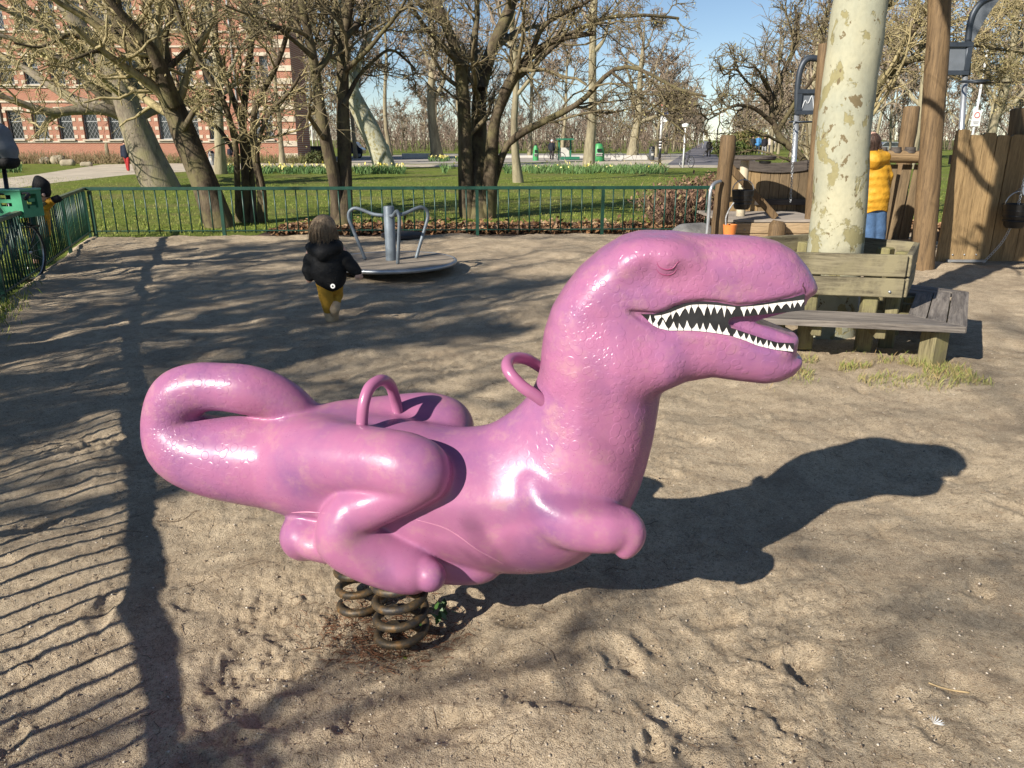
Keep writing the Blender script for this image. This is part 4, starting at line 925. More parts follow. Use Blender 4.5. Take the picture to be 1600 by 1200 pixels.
# twin coil springs
def mat_spring():
    t = NT('rusty_spring_steel'); v = t.co('Object'); n1 = t.noise(v, 30, 6, .7)
    t.col(t.ramp(n1, [(.35, (.025, .025, .028)), (.52, (.075, .055, .032)), (.68, (.20, .11, .04))])); t.rough(.55, .5, .35); t.bump(t.noise(v, 120, 3), .4, .002); return t.m
M_SPR = mat_spring()
def spring(wx, wy, turns, z0, z1, Rc, ph):
    n = int(turns*26); a = np.linspace(0, turns*2*math.pi, n)+ph; z = np.linspace(z0, z1, n)
    d = np.array([wx, wy, 0])-DO; cx, cy = d@DF, d@DLAT
    P_ = np.stack([cx+Rc*np.cos(a), cy+Rc*np.sin(a), z], 1); MB().tube(P_, .0145, 10).obj('coil_spring', M_SPR, dino, True)
spring(-.375, 2.235, 5.0, -.03, .30, .082, 1.0)
spring(-.545, 2.43, 5.0, -.03, .33, .082, 2.2)
mp = MB(); mp.box((0.0, .02, .285), (.34, .30, .02), bev=.004); mp.obj('mounting_plate', M_SPR, dino)
# ================================================================ fences
def mat_greenpaint():
    t = NT('chipped_green_paint'); v = t.co('Object'); n1 = t.noise(v, 9, 6, .7); c = t.ramp(n1, [(.3, (.005, .033, .022)), (.6, (.010, .056, .036)), (.8, (.020, .08, .05))])
    w = t.noise(v, 38, 5, .7); c = t.mix(t.ramp(w, [(.66, 0.), (.70, 1.)]), c, (.30, .26, .18)); t.col(c); t.rough(.42, .5); t.bump(w, .2, .003); return t.m
M_GREEN = mat_greenpaint()
M_RAILTOP = simple('olive_rail_paint', (.10, .125, .075), .6, .5, 7)  # left top rail gets a paler olive than the bars
def pcyl(r, z0, z1, n=6): 
    m = MB(); m.lathe([(r, z0), (r, z1)], n=n); return m.mesh('bar', True)
def fence(name, label, line, sp, post_every, H, rail, railmat, barr=.010, postw=.045):
    root = empty(name, (*line[0], 0), label, 'fence'); o = np.array([*line[0], 0])
    bar = pcyl(barr, .03, H-.01); pm = MB(); pm.box((0, 0, H/2-.12), (postw, postw, H+.20)); pm = pm.mesh('post')
    k = 0; rr = np.random.default_rng(len(line))
    for a, b in zip(line[:-1], line[1:]):
        d = b-a; L = np.linalg.norm(d); u = d/L; an = math.atan2(u[1], u[0])
        for nm, z, w_, h_, mt in (('top_rail', H+.012, rail[0], rail[1], railmat), ('bottom_rail', .07, .035, .02, M_GREEN)):
            m = MB(); m.box((0, 0, 0), (L+.02, w_, h_), bev=.004); m.obj(nm, mt, root, loc=tuple(np.r_[(a+b)/2-line[0], z]), rot=(0, 0, an))
        n = int(L/sp)
        for i in range(n):
            p = a+u*(i+.5)*L/n-line[0]
            if k % post_every == 0: link('post', pm, M_GREEN, root, (*p, 0), (0, 0, an))
            else: link('bar', bar, M_GREEN, root, (*p, 0), (rr.normal(0, .006), rr.normal(0, .006), 0))
            k += 1
    return root
fence('green_fence', 'long low green metal bar fence along the back of the sand', FENCE_B, .185, 12, .78, (.055, .055), M_GREEN, .0125, .055)
fence('green_fence', 'low green metal bar fence running along the left side with olive flat rail', FENCE_L, .118, 17, .78, (.075, .04), M_RAILTOP, .011, .05)
# ================================================================ bench round the plane tree
M_BWOOD = wood('weathered_bench_wood', (.085, .07, .045), (.27, .235, .15), 'X', moss=(.23, .20, .12), rand=.1)
M_BSEAT = wood('grey_bench_seat', (.11, .095, .085), (.30, .265, .23), 'X', rand=.12)
M_BLEG = wood('mossy_bench_leg', (.13, .11, .06), (.27, .235, .13), 'Z', moss=(.23, .21, .09))
bench = empty('tree_bench', (*PT, 0), 'weathered wooden bench with slatted backrest built around the pale trunk', 'bench')
def side_dir(i): a = R(-12+72*i); return np.array([math.cos(a), math.sin(a)]), np.array([math.sin(a), -math.cos(a)])   # along, outward
T36 = math.tan(R(36))
def trapz(a0, a1, z, th, nm, mat, i, gap=.006, parent=bench):
    u, nrm = side_dir(i); l0, l1 = a0*T36-gap, a1*T36-gap
    P_ = [np.r_[nrm*a0-u*l0, z], np.r_[nrm*a0+u*l0, z], np.r_[nrm*a1+u*l1, z], np.r_[nrm*a1-u*l1, z]]
    # local mesh with X along the plank for the grain
    ang = math.atan2(u[1], u[0]); c_, s_ = math.cos(-ang), math.sin(-ang)
    Q = [np.array([p[0]*c_-p[1]*s_, p[0]*s_+p[1]*c_, p[2]]) for p in P_]; m = MB(); m.prism(Q, (0, 0, -th)); me = fix_normals(m.mesh(nm)); return link(nm, me, mat, parent, rot=(0, 0, ang))
for i in range(5):
    for k in range(3): trapz(.655+k*.133, .655+k*.133+.124, .34+.003*((i*3+k) % 3), .045, 'seat_plank', M_BSEAT, i)
    u, nrm = side_dir(i); ang = math.atan2(u[1], u[0])
    for k, (z0, h_) in enumerate(((.455, .145), (.612, .165))):
        ap = .60; L = 2*ap*T36-.02; m = MB(); m.box((0, 0, 0), (L, .045, h_), bev=.006); m.obj('back_plank', M_BWOOD, bench, loc=tuple(np.r_[nrm*ap, z0+h_/2]), rot=(R(0), 0, ang))
    for s in (-1, 1):                                  # posts carrying back and seat
        p = nrm*.52+u*s*.22; m = MB(); m.box((0, 0, .36), (.11, .11, .72), bev=.01); m.obj('post', M_BLEG, bench, loc=(*p, 0), rot=(0, 0, ang))
        q_ = nrm*.83+u*s*.22; m = MB(); m.box((0, 0, 0), (.07, .62, .08), bev=.006); m.obj('seat_bearer', M_BLEG, bench, loc=tuple(np.r_[(p+q_)/2, .255]), rot=(0, 0, ang))
    ca = R(-12+72*i-54); p = np.array([math.cos(ca), math.sin(ca)])*1.06
    m = MB(); m.box((0, 0, .13), (.13, .16, .30), bev=.012); m.obj('leg', M_BLEG, bench, loc=(*p, 0), rot=(0, 0, ca))
    m = MB(); m.beam((0, 0, .285), tuple(np.r_[-p*.35, .285]), .07, .06); m.obj('leg_bracket', M_BLEG, bench, loc=(*p, 0))
bolt = MB().lathe([(.012, 0), (.010, .008), (0, .009)], n=8).mesh('bolt', True)
M_STEEL = simple('galvanised_steel', (.42, .44, .46), .38, .15, 12, metal=.7, bump=.05)
u, nrm = side_dir(0)
for s in (-1, 1): link('bolt', bolt, M_STEEL, bench, tuple(np.r_[nrm*.624+u*s*.33, .50]), (R(90), 0, R(-12)))
# earth box inside
# ================================================================ roundabout
MG = np.array([-1.53, 9.75, 0]); M_DECK = simple('worn_brown_deck', (.27, .225, .175), .75, .25, 4, bump=.3, bscale=90)
M_PAINTGREY = simple('blue_grey_steel', (.16, .19, .22), .5, .25, 6, metal=.2)
mg = empty('roundabout', tuple(MG), 'grey steel playground roundabout with three bent handrails on the sand', 'roundabout')
m = MB(); m.lathe([(.79, .10), (.79, .145), (0, .146)], n=48); m.obj('platform', M_DECK, mg, auto=40)
a = np.linspace(0, 2*math.pi, 49); MB().tube(np.stack([.81*np.cos(a), .81*np.sin(a), 0*a+.125], 1), .026, 10, False).obj('rim', M_STEEL, mg, True)
m = MB(); m.lathe([(.068, .14), (.068, .80), (.06, .815), (0, .817)], n=20); m.obj('centre_post', M_PAINTGREY, mg, auto=40)
m = MB(); m.lathe([(.35, .02), (.45, .10)], n=24); m.obj('underframe', simple('dark_underframe', (.03, .03, .03), .8), mg)
for k, an in enumerate((R(175), R(-68), R(28))):
    c_, s_ = math.cos(an), math.sin(an); pr = [(.07, .70), (.20, .715), (.34, .765), (.43, .785), (.50, .745), (.515, .66), (.47, .52), (.40, .33), (.335, .145)]
    MB().tube(catmull([(r*c_, r*s_, z) for r, z in pr], 6), .0215, 10).obj('handrail', M_PAINTGREY, mg, True)
# a second, sunken disc behind the roundabout
p = G(628, 364); dsc = MB(); dsc.lathe([(.36, 0), (.36, .05), (.33, .06), (0, .062)], n=28); tag(dsc.obj('ground_disc', simple('dark_rubber', (.05, .045, .045), .7, .2), loc=(p[0]+.1, 13.3, .02), auto=40), 'flat dark rubber disc in the sand behind the roundabout', 'disc')
# ================================================================ wooden play structure on the right
M_LOG = wood('brown_round_timber', (.085, .055, .03), (.20, .13, .065), 'Z')
M_LOGX = wood('brown_round_timber_lying', (.18, .115, .06), (.34, .23, .12), 'X')
M_PLK = wood('orange_brown_planks', (.19, .125, .06), (.33, .225, .11), 'Z', rand=.16)
M_PLKD = wood('dark_old_planks', (.12, .085, .05), (.24, .17, .095), 'Z', rand=.2)
M_DARKW = wood('dark_grey_boards', (.055, .045, .04), (.12, .10, .085), 'X')
M_BLK = simple('black_rubber', (.012, .012, .013), .45, .3, 20)
def log(name, label, a, b, r, r2=None, n=14, mat=M_LOG, cat='post', parent=None, seed=0, cham=True):
    a = np.array(a, float); b = np.array(b, float); K = 14; t = np.linspace(0, 1, K)[:, None]; P_ = a+(b-a)*t; rr_ = np.random.default_rng(seed+int(abs(a[0])*10)); L = np.linalg.norm(b-a)
    P_[1:] += np.cumsum(rr_.normal(0, r*.035, (K-1, 3)), 0)*np.array([1, 1, 0]); rad = np.linspace(r, r2 or r*.92, K)*(1+rr_.normal(0, .02, K)); rad[-1] *= .86; P_[-2] = P_[-1]-(b-a)/L*r*.25 if cham else P_[-2]
    o = MB().tube(P_-a, rad, n).obj(name, mat, parent, auto=50)
    o.location = a
    if label: tag(o, label, cat)
    return o
A = AT(1126, 300, 12.2); log('timber_post', 'short round timber post with slanted top at the end of the fence', (A[0], 12.2, -.2), (A[0]+.03, 12.2, AT(1126, 211, 12.2)[2]), .125, .115)
B0 = G(1444, 420); B1 = AT(1469, -10, 10.0); B2 = B0+(B1-B0)*1.25
log('tall_timber_post', 'very tall brown timber post left of the plank wall, reaching out of the picture', (B0[0], B0[1], -.2), tuple(B2), .138, .125, 18)
C0 = AT(1268, 350, 12.9); C1 = AT(1289, 68, 12.9); log('slim_timber_post', 'slim timber post with dark cap left of the pale trunk', (C0[0], 12.9, -.2), tuple(C1), .095, .09)
D0 = AT(1418, 245, 12.0); D1 = AT(1427, 166, 12.0); log('leaning_timber_post', 'stubby dark post rising behind the log rail, beside the tall post', (D0[0]-.03, 12.0, -.2), tuple(D1), .11, .115)
E0 = AT(1592, 300, 10.9); E1 = AT(1592, 169, 10.9); log('timber_post', 'dark round post top rising behind the plank wall at the right edge', (E0[0], 10.9, -.2), tuple(E1), .11, .11)
# plank wall, right
pw = empty('plank_wall', (5.75, 10.42, 0), 'tall wall of upright brown planks at the right edge', 'wall'); r_ = np.random.default_rng(4); x = 0.0; i = 0
while x < 3.1:
    w_ = .172+r_.uniform(-.008, .008); h_ = 1.66+r_.normal(0, .012)+(.04 if i == 0 else 0); m = MB()
    xs0, xs1 = x+.003, x+w_-.004; top = h_+r_.normal(0, .015)
    m.prism([(xs0, 0, .03), (xs1, 0, .03), (xs1, 0, top-.02), (xs1-.03, 0, top), (xs0+.03, 0, top+.005), (xs0, 0, top-.02)], (0, .045, 0)); o = link('plank', fix_normals(m.mesh('plank')), M_PLK, pw, (0, r_.uniform(-.004, .004), 0), (R(r_.normal(0, .3)), 0, 0)); x += w_; i += 1
for z in (.35, 1.35): m = MB(); m.box((1.55, .085, z), (3.1, .06, .12)); m.obj('cross_rail', M_DARKW, pw)
m = MB(); m.box((2.05, -.03, 1.705), (1.9, .22, .035), bev=.005); m.obj('capping_board', M_DARKW, pw)
m = MB(); m.box((.0, 0, 0), (.50, .07, .03), bev=.004); m.box((-.22, 0, -.03), (.03, .05, .06)); o = m.obj('foot_bracket', M_STEEL, pw, loc=(.36, -.06, .045))
for xx in (.2, .36, .52): link('bolt', bolt, M_STEEL, pw, (xx, -.004, .12), (R(90), 0, 0))
# picket section
pk = empty('picket_section', (AT(1380, 300, 11.5)[0], 11.5, 0), 'section of uneven upright boards behind the yellow coat', 'fence'); r_ = np.random.default_rng(6); x = -.10
for i in range(5):
    w_ = .135; m = MB(); m.box((0, 0, .66), (w_, .03, 1.2), bev=.004); m.obj('board', M_PLKD, pk, loc=(x, r_.uniform(-.02, .02), 0), rot=(0, R(r_.normal(1.2, 1.5)), 0)); x += .165
m = MB(); m.tube([(-.6, -.10, 1.375), (0, -.10, 1.37), (.62, -.10, 1.36)], .085, 12); m.obj('log_rail', M_LOGX, pk, auto=50)
for xx in (-.35, -.15, .05, .25, .45): MB().tube([(xx, -.1, 1.42), (xx, -.1, 1.50)], [.08, .07], 9).obj('log_cap', M_DARKW, pk, auto=40)
m = MB(); m.tube([(-.5, -.25, .12), (.1, -.25, .12), (.55, -.25, .13)], .1, 12); m.obj('bottom_log', M_LOGX, pk, auto=50)
# deck and back wall
dk0 = AT(1140, 345, 12.7)[0]; deck = empty('timber_deck', (dk0, 12.7, 0), 'low timber deck with grey top and plank front behind the dinosaur head', 'deck')
m = MB(); m.box((.75, .9, .335), (1.75, 1.75, .04), bev=.004); m.obj('deck_top', simple('grey_sanded_deck', (.30, .26, .22), .9, .2, 3, bump=.3), deck)
for z, h_ in ((.225, .165), (.065, .14)): m = MB(); m.box((.75, 0, z), (1.75, .06, h_), bev=.008); m.obj('front_plank', wood('pale_deck_plank', (.30, .21, .12), (.45, .33, .20), 'X'), deck)
for xx in (.25, .85, 1.4): link('bolt', bolt, M_STEEL, deck, (xx, -.034, .2), (R(90), 0, 0))
MB().tube([(.72, -.2, -.1), (.72, -.2, .30), (.73, -.2, .36)], [.14, .135, .09], 12).obj('step_stump', M_LOG, deck, auto=50)
bw0 = AT(1141, 300, 14.35)[0]; bw = empty('plank_screen', (bw0, 14.35, 0), 'low screen of dark upright planks with curved grey top board, behind the deck', 'screen'); x = 0; r_ = np.random.default_rng(9)
while x < 1.62:
    w_ = .175; m = MB(); m.box((0, 0, .6), (w_-.008, .035, 1.10), bev=.004); m.obj('plank', M_PLKD if x > .5 else M_PLK, bw, loc=(x+w_/2, r_.uniform(-.004, .004), .03)); x += w_
cv = [(xx, -.03, 1.12+.10*abs((xx-.8)/.8)**2) for xx in np.linspace(-.02, 1.64, 14)]
m = MB()
for p_, q_ in zip(cv[:-1], cv[1:]): m.beam(p_, q_, .05, .17)
m.obj('top_board', M_DARKW, bw)
m = MB(); m.box((1.0, -.05, .52), (1.1, .05, .10)); m.obj('cross_rail', M_DARKW, bw)
MB().tube([(.1, -.35, .38), (.1, -.35, 1.0)], [.03, .03], 8).obj('side_post', M_LOG, bw, auto=40)
# counter: round table top on a pale post with a strut
ct = AT(1176, 246, 13.4); cn = empty('play_counter', (ct[0], 13.4, 0), 'round dark play counter on a pale post with a slanting strut', 'counter')
m = MB(); m.lathe([(.36, -.04), (.38, -.02), (.38, .02), (.36, .03), (0, .031)], (0, 0, ct[2]), 28); m.obj('table_top', M_DARKW, cn, auto=40)
MB().tube([(-.12, 0, .1), (-.12, 0, ct[2]-.12), (-.12, 0, ct[2]-.05)], [.075, .075, .07], 14).obj('post', simple('pale_plastic_post', (.50, .43, .31), .5, .12), cn, auto=40)
s0, s1 = AT(1138, 258, 12.9)-[ct[0], 13.4, 0], AT(1212, 340, 12.9)-[ct[0], 13.4, 0]; m = MB(); m.beam(s0, s1, .09, .11, bev=.01); m.obj('strut', M_LOG, cn)
MB().lathe([(.0, -.05), (.09, -.04), (.1, 0)], (.12, -.3, ct[2]-.05), 14).obj('bowl', M_BLK, cn, auto=40)
# black digging buckets on chains
def chain_obj(name, label, pts, parent=None, lr=.022, lw=.005):
    P_ = catmull(pts, 10); d = np.r_[0, np.cumsum(np.linalg.norm(np.diff(P_, axis=0), axis=1))]; n = int(d[-1]/(lr*1.5)); m = MB(); t = np.linspace(0, d[-1], n); Q = np.stack([np.interp(t, d, P_[:, k]) for k in range(3)], 1)
    for i in range(n-1):
        T_ = Q[i+1]-Q[i]; T_ /= np.linalg.norm(T_); s = np.cross(T_, [0.3, 1, .2] if i % 2 else [1, .2, .3]); s /= np.linalg.norm(s); a = np.linspace(0, 2*math.pi, 9)
        m.tube(Q[i]+np.outer(np.cos(a), T_)*lr+np.outer(np.sin(a), s)*lr*.6, lw, 4, False)
    o = m.obj(name, M_STEEL, parent, True)
    if label: tag(o, label, 'chain')
    return o
def bucket(label, c):
    o = empty('sand_bucket', tuple(c), label, 'bucket'); m = MB(); m.lathe([(0, -.17), (.10, -.17), (.125, -.14), (.165, .05), (.175, .13), (.15, .135), (.14, .05), (.10, -.12), (0, -.13)], n=20); m.obj('shell', M_BLK, o, auto=40)
    for z in (-.08, -.02, .05): a = np.linspace(0, 2*math.pi, 21); rr_ = .135+.02*(z+.1)/.15; MB().tube(np.stack([rr_*np.cos(a)+0, rr_*np.sin(a), 0*a+z], 1), .014, 6, False).obj('rib', M_BLK, o, True)
    a = np.linspace(0, math.pi, 13); MB().tube(np.stack([.17*np.cos(a), 0*a, .12+.17*np.sin(a)], 1), .008, 6).obj('bail', M_STEEL, o, True)
    return o
bc = AT(1160, 310, 12.6); bucket('black ribbed sand bucket hanging before the plank screen', bc); 
chain_obj('hanging_chain', 'dark chain hanging in front of the plank screen, near the slim post', [AT(1241, 190, 13.8), AT(1238, 260, 13.8), AT(1235, 318, 13.8)], lr=.028)
bd = AT(1588, 335, 10.15); bucket('black ribbed sand bucket hanging on the plank wall at the right edge', bd)
chain_obj('hanging_chain', 'steel chain slung from the bucket down to the foot of the plank wall', [AT(1603, 270, 10.2), AT(1588, 330, 10.12), AT(1568, 375, 10.2), AT(1535, 412, 10.3)], lr=.022)
m = MB(); m.lathe([(.03, 0), (.045, .05), (.075, .16), (.085, .2)], n=14); o = m.obj('speaking_funnel', M_STEEL, None, loc=tuple(AT(1590, 300, 10.3)), rot=(R(80), R(20), 0), auto=40); tag(o, 'grey metal speaking funnel on the plank wall above the bucket', 'funnel')
o = MB().tube(catmull([AT(1103, 385, 11.9), AT(1107, 340, 11.9), AT(1110, 300, 11.9), AT(1116, 287, 11.95), AT(1126, 283, 12.05)], 6), .028, 10).obj('grab_rail', M_STEEL, None, True); tag(o, 'bent grey steel grab rail fixed to the short post', 'rail')
o = empty('orange_bucket', tuple(AT(1139, 372, 11.6)), 'small orange plastic bucket with black and white rope by the short post', 'bucket')
m = MB(); m.lathe([(.075, -.05), (.10, .17), (.105, .2), (.09, .2), (.07, -.03)], n=16); m.obj('shell', simple('orange_plastic', (.62, .20, .05), .4, .12), o, auto=40)
MB().tube(catmull([(-.06, 0, .18), (-.07, 0, .3), (-.03, 0, .42), (.03, 0, .52)], 5), .012, 6).obj('rope', simple('speckled_rope', (.25, .25, .25), .8, .9, 40), o, True)
o = empty('boulder', (AT(1085, 365, 12.6)[0], 12.6, 0)); 
bs = SDF((-.5, -.4, -.1), (.5, .4, .45), .03); bs.chain([(-.15, 0, .05, .26), (.12, .05, .08, .24)], .1); o2 = link('boulder', bs.mesh('boulder'), simple('grey_boulder', (.16, .155, .15), .85, .3, 4, bump=.5, bscale=18, bdist=.02)); o2.location = o.location; bpy.data.objects.remove(o); o2.name = 'boulder'; tag(o2, 'smooth dark grey boulder at the foot of the short post', 'boulder')
# basketball hoops with curved masts
M_MAST = simple('dark_grey_mast', (.045, .055, .07), .45, .2, 5, metal=.3); M_MESH = simple('grey_hoop_board', (.13, .145, .165), .5, .15, 5)
def hoop(label, pxs, Y, flip=1, tall=1.0):
    base = AT(pxs, 262, Y); b = np.array([base[0], Y, 0]); o = empty('basketball_hoop', tuple(b), label, 'basketball hoop'); return o, b
def at(px, py, Y, b): return AT(px, py, Y)-b
o, b = hoop('dark curved basketball hoop seen left of the slim timber post', 1244, 14.6)
MB().tube([(0, 0, -.1), at(1245, 180, 14.6, b)], .05, 10).obj('mast', M_STEEL, o, True)
MB().tube(catmull([at(1246, 180, 14.6, b), at(1246, 140, 14.6, b), at(1251, 108, 14.6, b), at(1262, 92, 14.6, b), at(1282, 92, 14.6, b)], 6), .055, 8).obj('curved_arm', M_MAST, o, True)
def boardp(o, b, x0, y0, x1, y1, Y):
    p0, p1 = at(x0, y0, Y, b), at(x1, y1, Y, b); m = MB(); m.box(((p0[0]+p1[0])/2, 0, (p0[2]+p1[2])/2), (abs(p1[0]-p0[0]), .05, abs(p1[2]-p0[2]))); bo = m.obj('backboard', M_MESH, o)
    m = MB(); xa_, xb_ = sorted((p0[0], p1[0])); za, zb = sorted((p0[2], p1[2]))
    for c_, s_ in ((((xa_+xb_)/2, -.03, zb), (xb_-xa_+.08, .08, .07)), (((xa_+xb_)/2, -.03, za), (xb_-xa_+.08, .08, .07)), ((xa_, -.03, (za+zb)/2), (.07, .08, zb-za-.08)), ((xb_, -.03, (za+zb)/2), (.07, .08, zb-za-.08))): m.box(c_, s_)
    m.obj('board_frame', M_MAST, bo)
    return bo
def scrawl(parent, x0, x1, z0, z1, y, seed, mat):
    r_ = np.random.default_rng(seed); m = MB(); pts = [(x0+(x1-x0)*t, y, (z0+z1)/2+(z1-z0)*.42*math.sin(t*13+seed)*math.cos(t*4)) for t in np.linspace(.08, .92, 40)]; m.tube(pts, .012, 4); m.obj('scrawl', mat, parent)
M_CHALK = simple('pale_scrawl', (.42, .44, .46), .8, .1)
bo = boardp(o, b, 1249, 143, 1277, 176, 14.6); p0, p1 = at(1250, 145, 14.6, b), at(1276, 175, 14.6, b); scrawl(bo, p0[0], p1[0], p1[2], p0[2], -.03, 3, M_CHALK)
a = np.linspace(0, 2*math.pi, 21); rc = at(1244, 191, 14.6, b); MB().tube(np.stack([rc[0]+.2*np.cos(a), -.25+.2*np.sin(a), 0*a+rc[2]], 1), .014, 6, False).obj('ring', M_MAST, o, True)
o, b = hoop('dark curved basketball hoop seen above the plank wall right of the tall post', 1510, 14.0)
MB().tube([(0, 0, -.1), at(1508, 115, 14.0, b)], .045, 10).obj('mast', M_STEEL, o, True)
MB().tube([at(1510, 118, 14.0, b), at(1513, 65, 14.0, b)], .06, 10).obj('mast_sleeve', M_MAST, o, True)
pf = [at(1512, 66, 14.0, b), at(1515, 40, 14.0, b), at(1522, 18, 14.0, b), at(1535, 3, 14.0, b), at(1560, -8, 14.0, b)]; pg = [at(1560, 0, 14.0, b), at(1545, 20, 14.0, b), at(1532, 42, 14.0, b), at(1520, 64, 14.0, b)]
m = MB(); P_ = list(catmull(pf, 4))+list(catmull(pg, 4)); m.prism([(p[0], -.02, p[2]) for p in P_], (0, .04, 0)); o_ = m.obj('curved_arm', M_MESH, o); fix_normals(o_.data)
MB().tube(catmull(pf, 5), .05, 8).obj('arm_edge', M_MAST, o, True)
boardp(o, b, 1477, 70, 1507, 114, 14.0); rc = at(1506, 129, 14.0, b); MB().tube(np.stack([rc[0]+.21*np.cos(a), -.3+.21*np.sin(a), 0*a+rc[2]], 1), .014, 6, False).obj('ring', M_MAST, o, True)
# round prohibition sign on a pale pole
sb = AT(1511, 262, 24.0); sg = empty('park_sign', (sb[0], 24, 0), 'small white sign with red ring on a pale pole behind the plank wall', 'sign'); z = AT(1512, 185, 24)[2]
MB().tube([(0, 0, -.1), (0, 0, AT(1512, 78, 24)[2])], .035, 8).obj('pole', simple('pale_pole', (.55, .56, .56), .5, .1), sg, True)
m = MB(); m.box((0, -.045, z), (.26, .012, .44), bev=.004); pl_ = m.obj('plate', simple('white_enamel', (.74, .74, .72), .4, .06), sg)
MB().tube(np.stack([.075*np.cos(a), 0*a-.055, z+.09+.075*np.sin(a)], 1), .012, 6, False).obj('ring_mark', simple('red_print', (.55, .06, .05), .5), pl_, True)
m = MB(); m.box((0, -.0545, z-.10), (.17, .003, .03)); m.box((0, -.0545, z-.15), (.13, .003, .03)); m.obj('text_lines', simple('grey_print', (.25, .25, .27), .6), pl_)
# ================================================================ people
M_SKIN = simple('skin', (.55, .34, .26), .55, .1, 10)
def solid(name, chains, parent, mat, h, pad=.05, cuts=()):
    P_ = np.array([p for c in chains for p in c['p']]); rm = max(P_[:, 3].max()*max(c.get('ys', 1) for c in chains), .02)
    S = SDF(P_[:, :3].min(0)-rm-pad, P_[:, :3].max(0)+rm+pad, h)
    for c in chains: S.chain(c['p'], c.get('k', .02), c.get('m', 'add'), c.get('ys', 1.0), c.get('zs', 1.0), c.get('kin', .02))
    return link(name, S.mesh(name), mat, parent)
def cloth(name, c, rough=.85, scale=20, var=.25, folds=.35):
    t = NT(name); v = t.co('Object'); n1 = t.noise(v, scale*.4, 4, .6); n2 = t.noise(v, scale, 4, .6, 1.0); c = np.array(c)
    t.col(t.ramp(n1, [(.3, tuple(c*(1-var))), (.7, tuple(c*(1+var)))])); t.rough(rough, .25); t.bump(n2, folds, .02); return t.m
# --- toddler walking away, black hooded jacket
TY = 6.91; tb = np.array([AT(518, 503, TY)[0], TY, 0.0])
def tp(px, py, r, dy=0.0): p = AT(px, py, TY+dy)-tb; return (p[0], dy, p[2], r*(TY+dy)/FPX)
tod = empty('person', tuple(tb), 'toddler in black hooded jacket and mustard trousers walking towards the roundabout', 'person')
Hh = .009
solid('body', [dict(p=[tp(506, 366, 17), tp(506, 356, 18)], k=.02), dict(p=[tp(508, 385, 11), tp(510, 400, 18), tp(514, 432, 18)], k=.02), dict(p=[tp(530, 390, 9), tp(545, 410, 8), tp(556, 424, 6)], k=.01), dict(p=[tp(556, 424, 6), tp(560, 431, 5, -.01)], k=.01), dict(p=[tp(559, 429, 2.2, -.02), tp(561, 436, 1.8, -.02)], k=.004), dict(p=[tp(562, 429, 2.2), tp(564, 435, 1.8)], k=.004), dict(p=[tp(557, 430, 2.0, -.03), tp(556, 435, 1.7, -.04)], k=.004), dict(p=[tp(564, 428, 2.2, .02), tp(566, 433, 1.8, .02)], k=.004), dict(p=[tp(558, 428, 2, .02), tp(559, 434, 1.7, .03)], k=.004), dict(p=[tp(488, 395, 9), tp(482, 415, 8), tp(481, 428, 6), tp(483, 437, 5)], k=.01),
      dict(p=[tp(508, 440, 9), tp(511, 465, 6), tp(514, 490, 5)], k=.01), dict(p=[tp(522, 440, 9), tp(526, 460, 6, .10), tp(524, 476, 4.5, .02)], k=.01)], tod, M_SKIN, Hh)
M_JK = cloth('black_jacket_cloth', (.013, .013, .014), .7, 22, .3, .6)
solid('jacket', [dict(p=[tp(507, 384, 15), tp(511, 402, 24), tp(513, 421, 27), tp(516, 431, 25)], k=.02, ys=.85, kin=.03), dict(p=[tp(492, 391, 10), tp(485, 408, 10.5), tp(482, 422, 9.5), tp(484, 432, 8)], k=.015), dict(p=[tp(525, 389, 11), tp(540, 405, 10.5), tp(551, 418, 9.5), tp(557, 424, 8.5)], k=.015),
      dict(p=[tp(488, 388, 8, -.07), tp(505, 396, 12, -.11), tp(526, 386, 9, -.08)], k=.02), dict(p=[tp(484, 386, 7, -.03), tp(505, 380, 11, -.05), tp(528, 383, 8, -.03)], k=.02)], tod, M_JK, Hh)
m = MB(); q_ = tp(520, 447, 1, -.15); m.lathe([(.021, 0), (.021, .004), (0, .005)], n=18); bd_ = m.obj('badge', simple('white_badge', (.75, .75, .74), .5, .05), tod, loc=q_[:3], rot=(R(90), 0, 0)); MB().lathe([(.008, .004), (.008, .007), (0, .007)], n=12).obj('badge_centre', M_JK, bd_)
M_MUST = cloth('mustard_trousers', (.42, .235, .03), .9, 24, .2, .4)
solid('trousers', [dict(p=[tp(507, 440, 14), tp(509, 462, 10.5, -.02), tp(513, 483, 8.5, -.02)], k=.006), dict(p=[tp(523, 440, 14), tp(526, 460, 9.5, .10), tp(524, 473, 8, .02)], k=.004)], tod, M_MUST, Hh)
M_BOOT = cloth('tan_boots', (.50, .37, .23), .8, 30, .2)
solid('boot', [dict(p=[tp(514, 484, 9.5), tp(517, 497, 9)], k=.01), dict(p=[tp(517, 498, 6.5, -.01), tp(519, 499, 6, .07)], k=.01)], tod, M_BOOT, .007)
solid('boot', [dict(p=[tp(524, 474, 8, .02), tp(523, 484, 8, -.05)], k=.01), dict(p=[tp(523, 484, 6.5, -.06), tp(524, 497, 5.5, .0)], k=.01)], tod, M_BOOT, .007)
solid('boot_sole', [dict(p=[tp(517, 503, 4.2, -.02), tp(519, 503.5, 4.2, .09)], k=.01, ys=1.0)], tod, simple('pale_sole', (.6, .52, .4), .7), .006)
def mat_hair(name, c1, c2):
    t = NT(name); v = t.co('Object', (1, 1, .12)); n = t.noise(v, 60, 4, .7); t.col(t.mix(t.ramp(n, [(.35, 0.), (.65, 1.)]), c1, c2)); t.rough(.6, .35); t.bump(n, .7, .01); return t.m
M_HAIRB = mat_hair('light_brown_hair', (.12, .08, .05), (.37, .27, .17))
